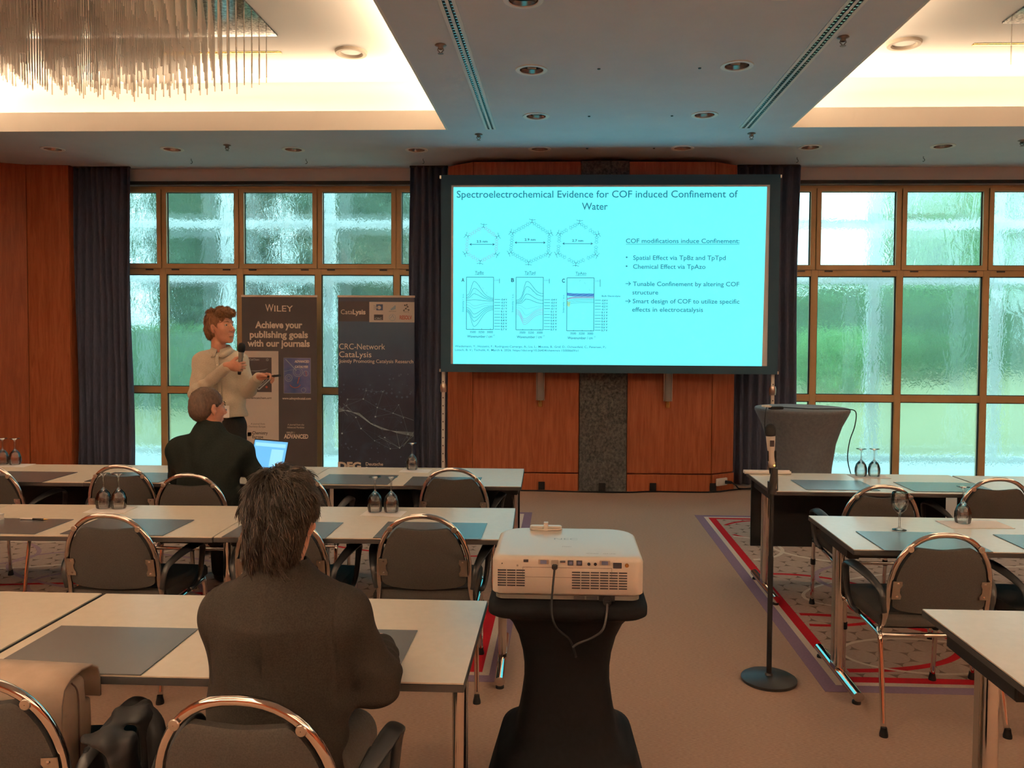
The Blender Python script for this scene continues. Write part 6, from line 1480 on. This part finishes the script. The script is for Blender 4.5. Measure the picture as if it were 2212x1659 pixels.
F.cone((-.850, 2.03, .975), (-.562, 2.03, .975), .062, .062, .04); F.cone((-.71, 2.01, 1.04), (-.850, 2.03, .972), .070, .060, .06); F.cone((-.71, 2.01, 1.04), (-.562, 2.03, .972), .070, .060, .06); F.ell((-.71, 2.025, .91), (.182, .125, .17), .05); F.ell((-.718, 2.03, .76), (.180, .125, .20), .06); F.cone((-.72, 2.02, .70), (-.72, 2.01, .50), .150, .160, .05, flat=(1.05, .74, 1))
F.cone((-.718, 2.005, .98), (-.716, 2.005, 1.085), .125, .078, .04)
for (a, b, c, r) in ((sR, eR, wR, .001), (sL, eL, wL, 0)): a, b, c = map(np.array, (a, b, c)); F.cone(a, b, .064, .066, .035); F.cone(b, b + (c - b) * .86, .066, .046, .025)
F.half((0, 0, .47), (0, 0, -1)); F.cone((-.716, 2.012, 1.06), (-.715, 2.012, 1.14), .066, .066, .004, neg=True)
def jf(X, Y, Z):
    arm = np.clip((X + .60) / .06, 0, 1); back = 1 - arm
    w = .0035 * np.sin(22 * Z + 9 * X + 3 * np.sin(13 * X)) * back * np.clip((.95 - Z) * 4, .1, 1)
    w += arm * .0045 * np.sin(70 * Z + 60 * Y + 3 * np.sin(20 * Y)) * np.clip((.93 - Z) * 6, .1, 1)
    seam = .0035 * np.exp(-((X + .718) / .003) ** 2) * (Y < 2.03) * (Z < 1.04) + .004 * np.exp(-((np.abs(X + .716) - .158) / .0035) ** 2) * (Z > .80) * (Y < 2.04); return w + seam
F.warp(jf); obj('jacket', F.mesh('jacket', KB), 'jacket', m3)
F = Field((-.85, 1.88, 1.02), (-.58, 2.15, 1.13), .0045); F.cone((-.718, 2.004, 1.04), (-.7165, 2.008, 1.100), .089, .0755, 0); F.cone((-.718, 2.012, 1.0), (-.715, 2.012, 1.16), .068, .066, .004, neg=True); F.half((0, 0, 1.098), (0, .18, 1)); F.half((0, 0, 1.052), (0, -.1, -1)); obj('collar', F.mesh('collar', KB), 'jacket', m3)
F = Field((-1.0, 1.90, .03), (-.44, 2.68, .72), .009)
F.ell((-.72, 2.03, .56), (.165, .12, .085), .04)
for s in (-1, 1): F.cone((-.72 + s * .09, 2.06, .530), (-.72 + s * .100, 2.37, .498), .078, .064, .03); F.cone((-.72 + s * .100, 2.37, .495), (-.72 + s * .105, 2.50, .09), .068, .062, .02)
obj('trousers', F.mesh('trousers', KB), 'trousers_grey', m3)
F = Field((-.98, 2.4, -.03), (-.46, 2.78, .14), .008)
for s in (-1, 1): x = -.72 + s * .12; F.cone((x, 2.50, .045), (x, 2.66, .035), .045, .040, .02, flat=(1, 1, .8)); F.cone((x, 2.50, .05), (x, 2.50, .10), .045, .045, .02)
F.half((0, 0, .001), (0, 0, -1)); obj('shoes', F.mesh('shoes', KB), 'shoe', m3)
F = Field((-.87, 1.86, 1.06), (-.56, 2.20, 1.40), .0045)
F.ell((0, -.018, .042), (.0845, .102, .088), 0, Hn); F.ell((0, -.050, -.020), (.075, .068, .080), .025, Hn); F.cone((-.022, -.062, -.085), (.022, -.062, -.085), .036, .036, .03, Hn)
F.ell((0, .112, -.01), (.075, .072, .10), .006, Hn, neg=True)
for s in (-1, 1): F.ell((s * .084, .006, -.012), (.016, .022, .034), .004, Hn, neg=True); F.ell((s * .086, .05, -.05), (.03, .05, .06), .004, Hn, neg=True)
F.warp(lambda X, Y, Z: .003 * np.sin(90 * X + 25 * Z + 2 * np.sin(40 * Z)) + .002 * np.sin(190 * X - 30 * Z)); hair3 = F.mesh('hair', KB); obj('hair', hair3, 'hair_scalp', m3)
# loose strands growing out of the hair, combed away from the crown
def strands(me, base, H, n, crown, lens, rad, seed, lift=(.1, .4), tuft=.5, keep=None):
    rh = np.random.RandomState(seed); nv = len(me.vertices); co = np.empty(nv * 3, np.float32); me.vertices.foreach_get('co', co); co = co.reshape(-1, 3)
    no = np.empty(nv * 3, np.float32); me.vertex_normals.foreach_get('vector', no); no = no.reshape(-1, 3)
    lc = (co + base - H.c) @ H.R / H.s; ln_ = no @ H.R; ok = np.einsum('ij,ij->i', ln_, lc - np.array((0, -.02, .02))) > 0
    if keep is not None: ok &= keep(lc)
    ids = rh.choice(np.where(ok)[0], n); V = []; Fc = []
    p = lc[ids] + rh.normal(size=(n, 3)) * .0015; nr = ln_[ids]; dc = p - np.array(crown); t = dc - nr * (dc * nr).sum(1)[:, None]; dist = np.linalg.norm(dc, axis=1)[:, None]; t /= np.linalg.norm(t, axis=1)[:, None] + 1e-6
    sw = np.cross(nr, t) * (rh.normal(size=(n, 1)) * .30 + .25); d = t * .9 + nr * rh.uniform(lift[0], lift[1], (n, 1)) * (1 + .6 * (p[:, 2:3] > .09)) + sw
    near = (dist < .07) * 1.0; d = d + near * tuft * (nr * .8 + np.array((.1, .35, .2))) * rh.rand(n, 1)
    L_ = rh.uniform(lens[0], lens[1], (n, 1)); q = p - nr * .003; pts = []
    for j in range(5):
        pts.append(q.copy()); d /= np.linalg.norm(d, axis=1)[:, None]; q = q + d * L_ / 4; d = d + np.array((0, -.05, -1.0)) * .20 - nr * .13
    r0 = rh.uniform(rad * .7, rad * 1.3, (n, 1)); side = np.cross(d, nr); side /= np.linalg.norm(side, axis=1)[:, None] + 1e-9; up_ = np.cross(side, d)
    rows = []
    for j, f in enumerate((1.0, 1.1, .9, .6, .15)):
        for k in range(3): a_ = 2.094 * k; rows.append(pts[j] + (side * math.cos(a_) + up_ * math.sin(a_)) * r0 * f)
    A = np.stack(rows, 1); W = (A.reshape(-1, 3) * H.s) @ H.R.T + H.c - base
    quads = np.array([(j * 3 + k, j * 3 + (k + 1) % 3, (j + 1) * 3 + (k + 1) % 3, (j + 1) * 3 + k) for j in range(4) for k in range(3)])
    F_ = (quads[None] + (np.arange(n) * 15)[:, None, None]).reshape(-1, 4); m = bpy.data.meshes.new('hair_strands'); m.vertices.add(len(W)); m.vertices.foreach_set('co', W.astype(np.float32).ravel())
    m.loops.add(F_.size); m.loops.foreach_set('vertex_index', F_.ravel().astype(np.int32)); m.polygons.add(len(F_)); m.polygons.foreach_set('loop_start', np.arange(0, F_.size, 4, dtype=np.int32)); m.polygons.foreach_set('loop_total', np.full(len(F_), 4, np.int32))
    m.update(calc_edges=True); m.polygons.foreach_set('use_smooth', [True] * len(m.polygons)); return m
h_ = obj('hair_strands', strands(hair3, KB, Hn, 16000, (-.012, -.045, .128), (.022, .050), .0011, 8, keep=lambda l: (l[:, 1] < .07) | (l[:, 2] > .05)), 'hair_dark', m3); h_['kind'] = 'stuff'
h_ = obj('hair_strands', strands(hair1, PB, Hs, 9000, (0, -.05, .125), (.014, .034), .0010, 3, lift=(.05, .25), tuft=.2), 'hair_brown', sp_root); h_['kind'] = 'stuff'
h_ = obj('hair_strands', strands(hair2, QB, Hm, 7000, (0, -.03, .125), (.008, .016), .0008, 4, lift=(.05, .2), tuft=0), 'hair_grey', m2); h_['kind'] = 'stuff'
for k, (fr, key) in enumerate(((.90, 'c_red'), (.945, 'led'))):
    b_, c_ = np.array(eR), np.array(wR); c0 = b_ + (c_ - b_) * (fr + .05); dd = (c_ - b_) / np.linalg.norm(c_ - b_); u1 = np.cross(dd, (0, 0, 1)); u1 /= np.linalg.norm(u1); u2 = np.cross(u1, dd)
    MT['bead_orange'] = MT.get('bead_orange') or mat('orange_bracelet', (.55, .12, .03), .5)
    obj('bracelet', MB().tube([tuple(c0 + (u1 * math.cos(t) + u2 * math.sin(t)) * .0315 - KB) for t in [2 * math.pi * i / 24 for i in range(24)]], .0028, 6, closed=True), 'c_red' if k == 0 else 'bead_orange', m3, smooth='all')

# ---------------- beige bag and black jacket at the lower left ----------------
MT['beige'] = noisy(mat('beige_leather', (.34, .25, .19), .6, spec=.3), (.33, .245, .19), (.38, .285, .225), nscale=14, bump=.15, bdist=.002)
MT['beige_in'] = mat('bag_lining', (.15, .09, .075), .7)
bg_ = empty('beige_bag', (-1.50, 2.095, .4885), rz=-.04, label='beige bag with a folded flap standing on the nearest chair at the left', cat='bag')
F = Field((-.26, -.10, -.01), (.26, .10, .30), .006); 
g = [F.lo[i] + F.h * np.arange(F.n[i]) for i in range(3)]; X, Y, Z = np.meshgrid(*g, indexing='ij')
q = np.stack([np.abs(X) - .185, np.abs(Y) - (.028 + .02 * (Z < .2)), np.abs(Z - .140) - .118], -1); F.D = (np.sqrt((np.maximum(q, 0) ** 2).sum(-1)) + np.minimum(q.max(-1), 0) - .022).astype(np.float32)
F.warp(lambda X, Y, Z: .003 * np.sin(20 * Z + 9 * X)); obj('body', F.mesh('body'), 'beige', bg_)
fl = MB(); prof = [(-.088, .165), (-.0885, .20), (-.086, .245), (-.075, .283), (-.045, .304), (0, .310), (.045, .304), (.072, .285), (.082, .25), (.084, .20)]
for x in (-.225, -.12, 0, .12, .222): fl.v += [(x, y, z + .012 * (.2 - x) * (1 if z > .24 else 0)) for y, z in prof]
n = len(prof)
for a in range(4):
    for k in range(n - 1): fl.f.append((a * n + k, a * n + k + 1, (a + 1) * n + k + 1, (a + 1) * n + k))
o = obj('flap', fl, 'beige', bg_, smooth='all'); sm = o.modifiers.new('thickness', 'SOLIDIFY'); sm.thickness = .007; sm.offset = 1
obj('seam', MB().tube(catmull([(.212, -.028, .28), (.214, -.005, .24), (.214, -.002, .12), (.212, .0, .02)], 5), .0022, 6), 'beige_in', bg_, smooth='all')
jk = empty('black_jacket', (-1.15, 2.035, .585), label='black jacket slung over the armrest beside the beige bag', cat='jacket')
F = Field((-.16, -.24, -.35), (.18, .26, .12), .007)
F.cone((0, -.09, .082), (.005, .12, .085), .026, .026, .02, flat=(1.5, 1, .6)); F.cone((.045, -.08, .04), (.06, -.02, -.24), .028, .04, .04, flat=(.8, 1.5, 1)); F.cone((.045, .09, .04), (.055, .06, -.22), .028, .04, .04, flat=(.8, 1.5, 1)); F.cone((-.055, .0, .03), (-.06, .02, -.06), .016, .018, .03, flat=(.8, 2.2, 1))
F.warp(lambda X, Y, Z: .006 * np.sin(50 * Y + 16 * Z) + .004 * np.sin(90 * X + 33 * Y)); obj('cloth', F.mesh('cloth'), 'black', jk)
obj('sleeve', MB().tube(catmull([(.02, .08, .085), (.06, .07, .05), (.085, .04, -.06), (.085, .03, -.22)], 5), [.026] * 16, 12), 'black', jk, smooth='all')
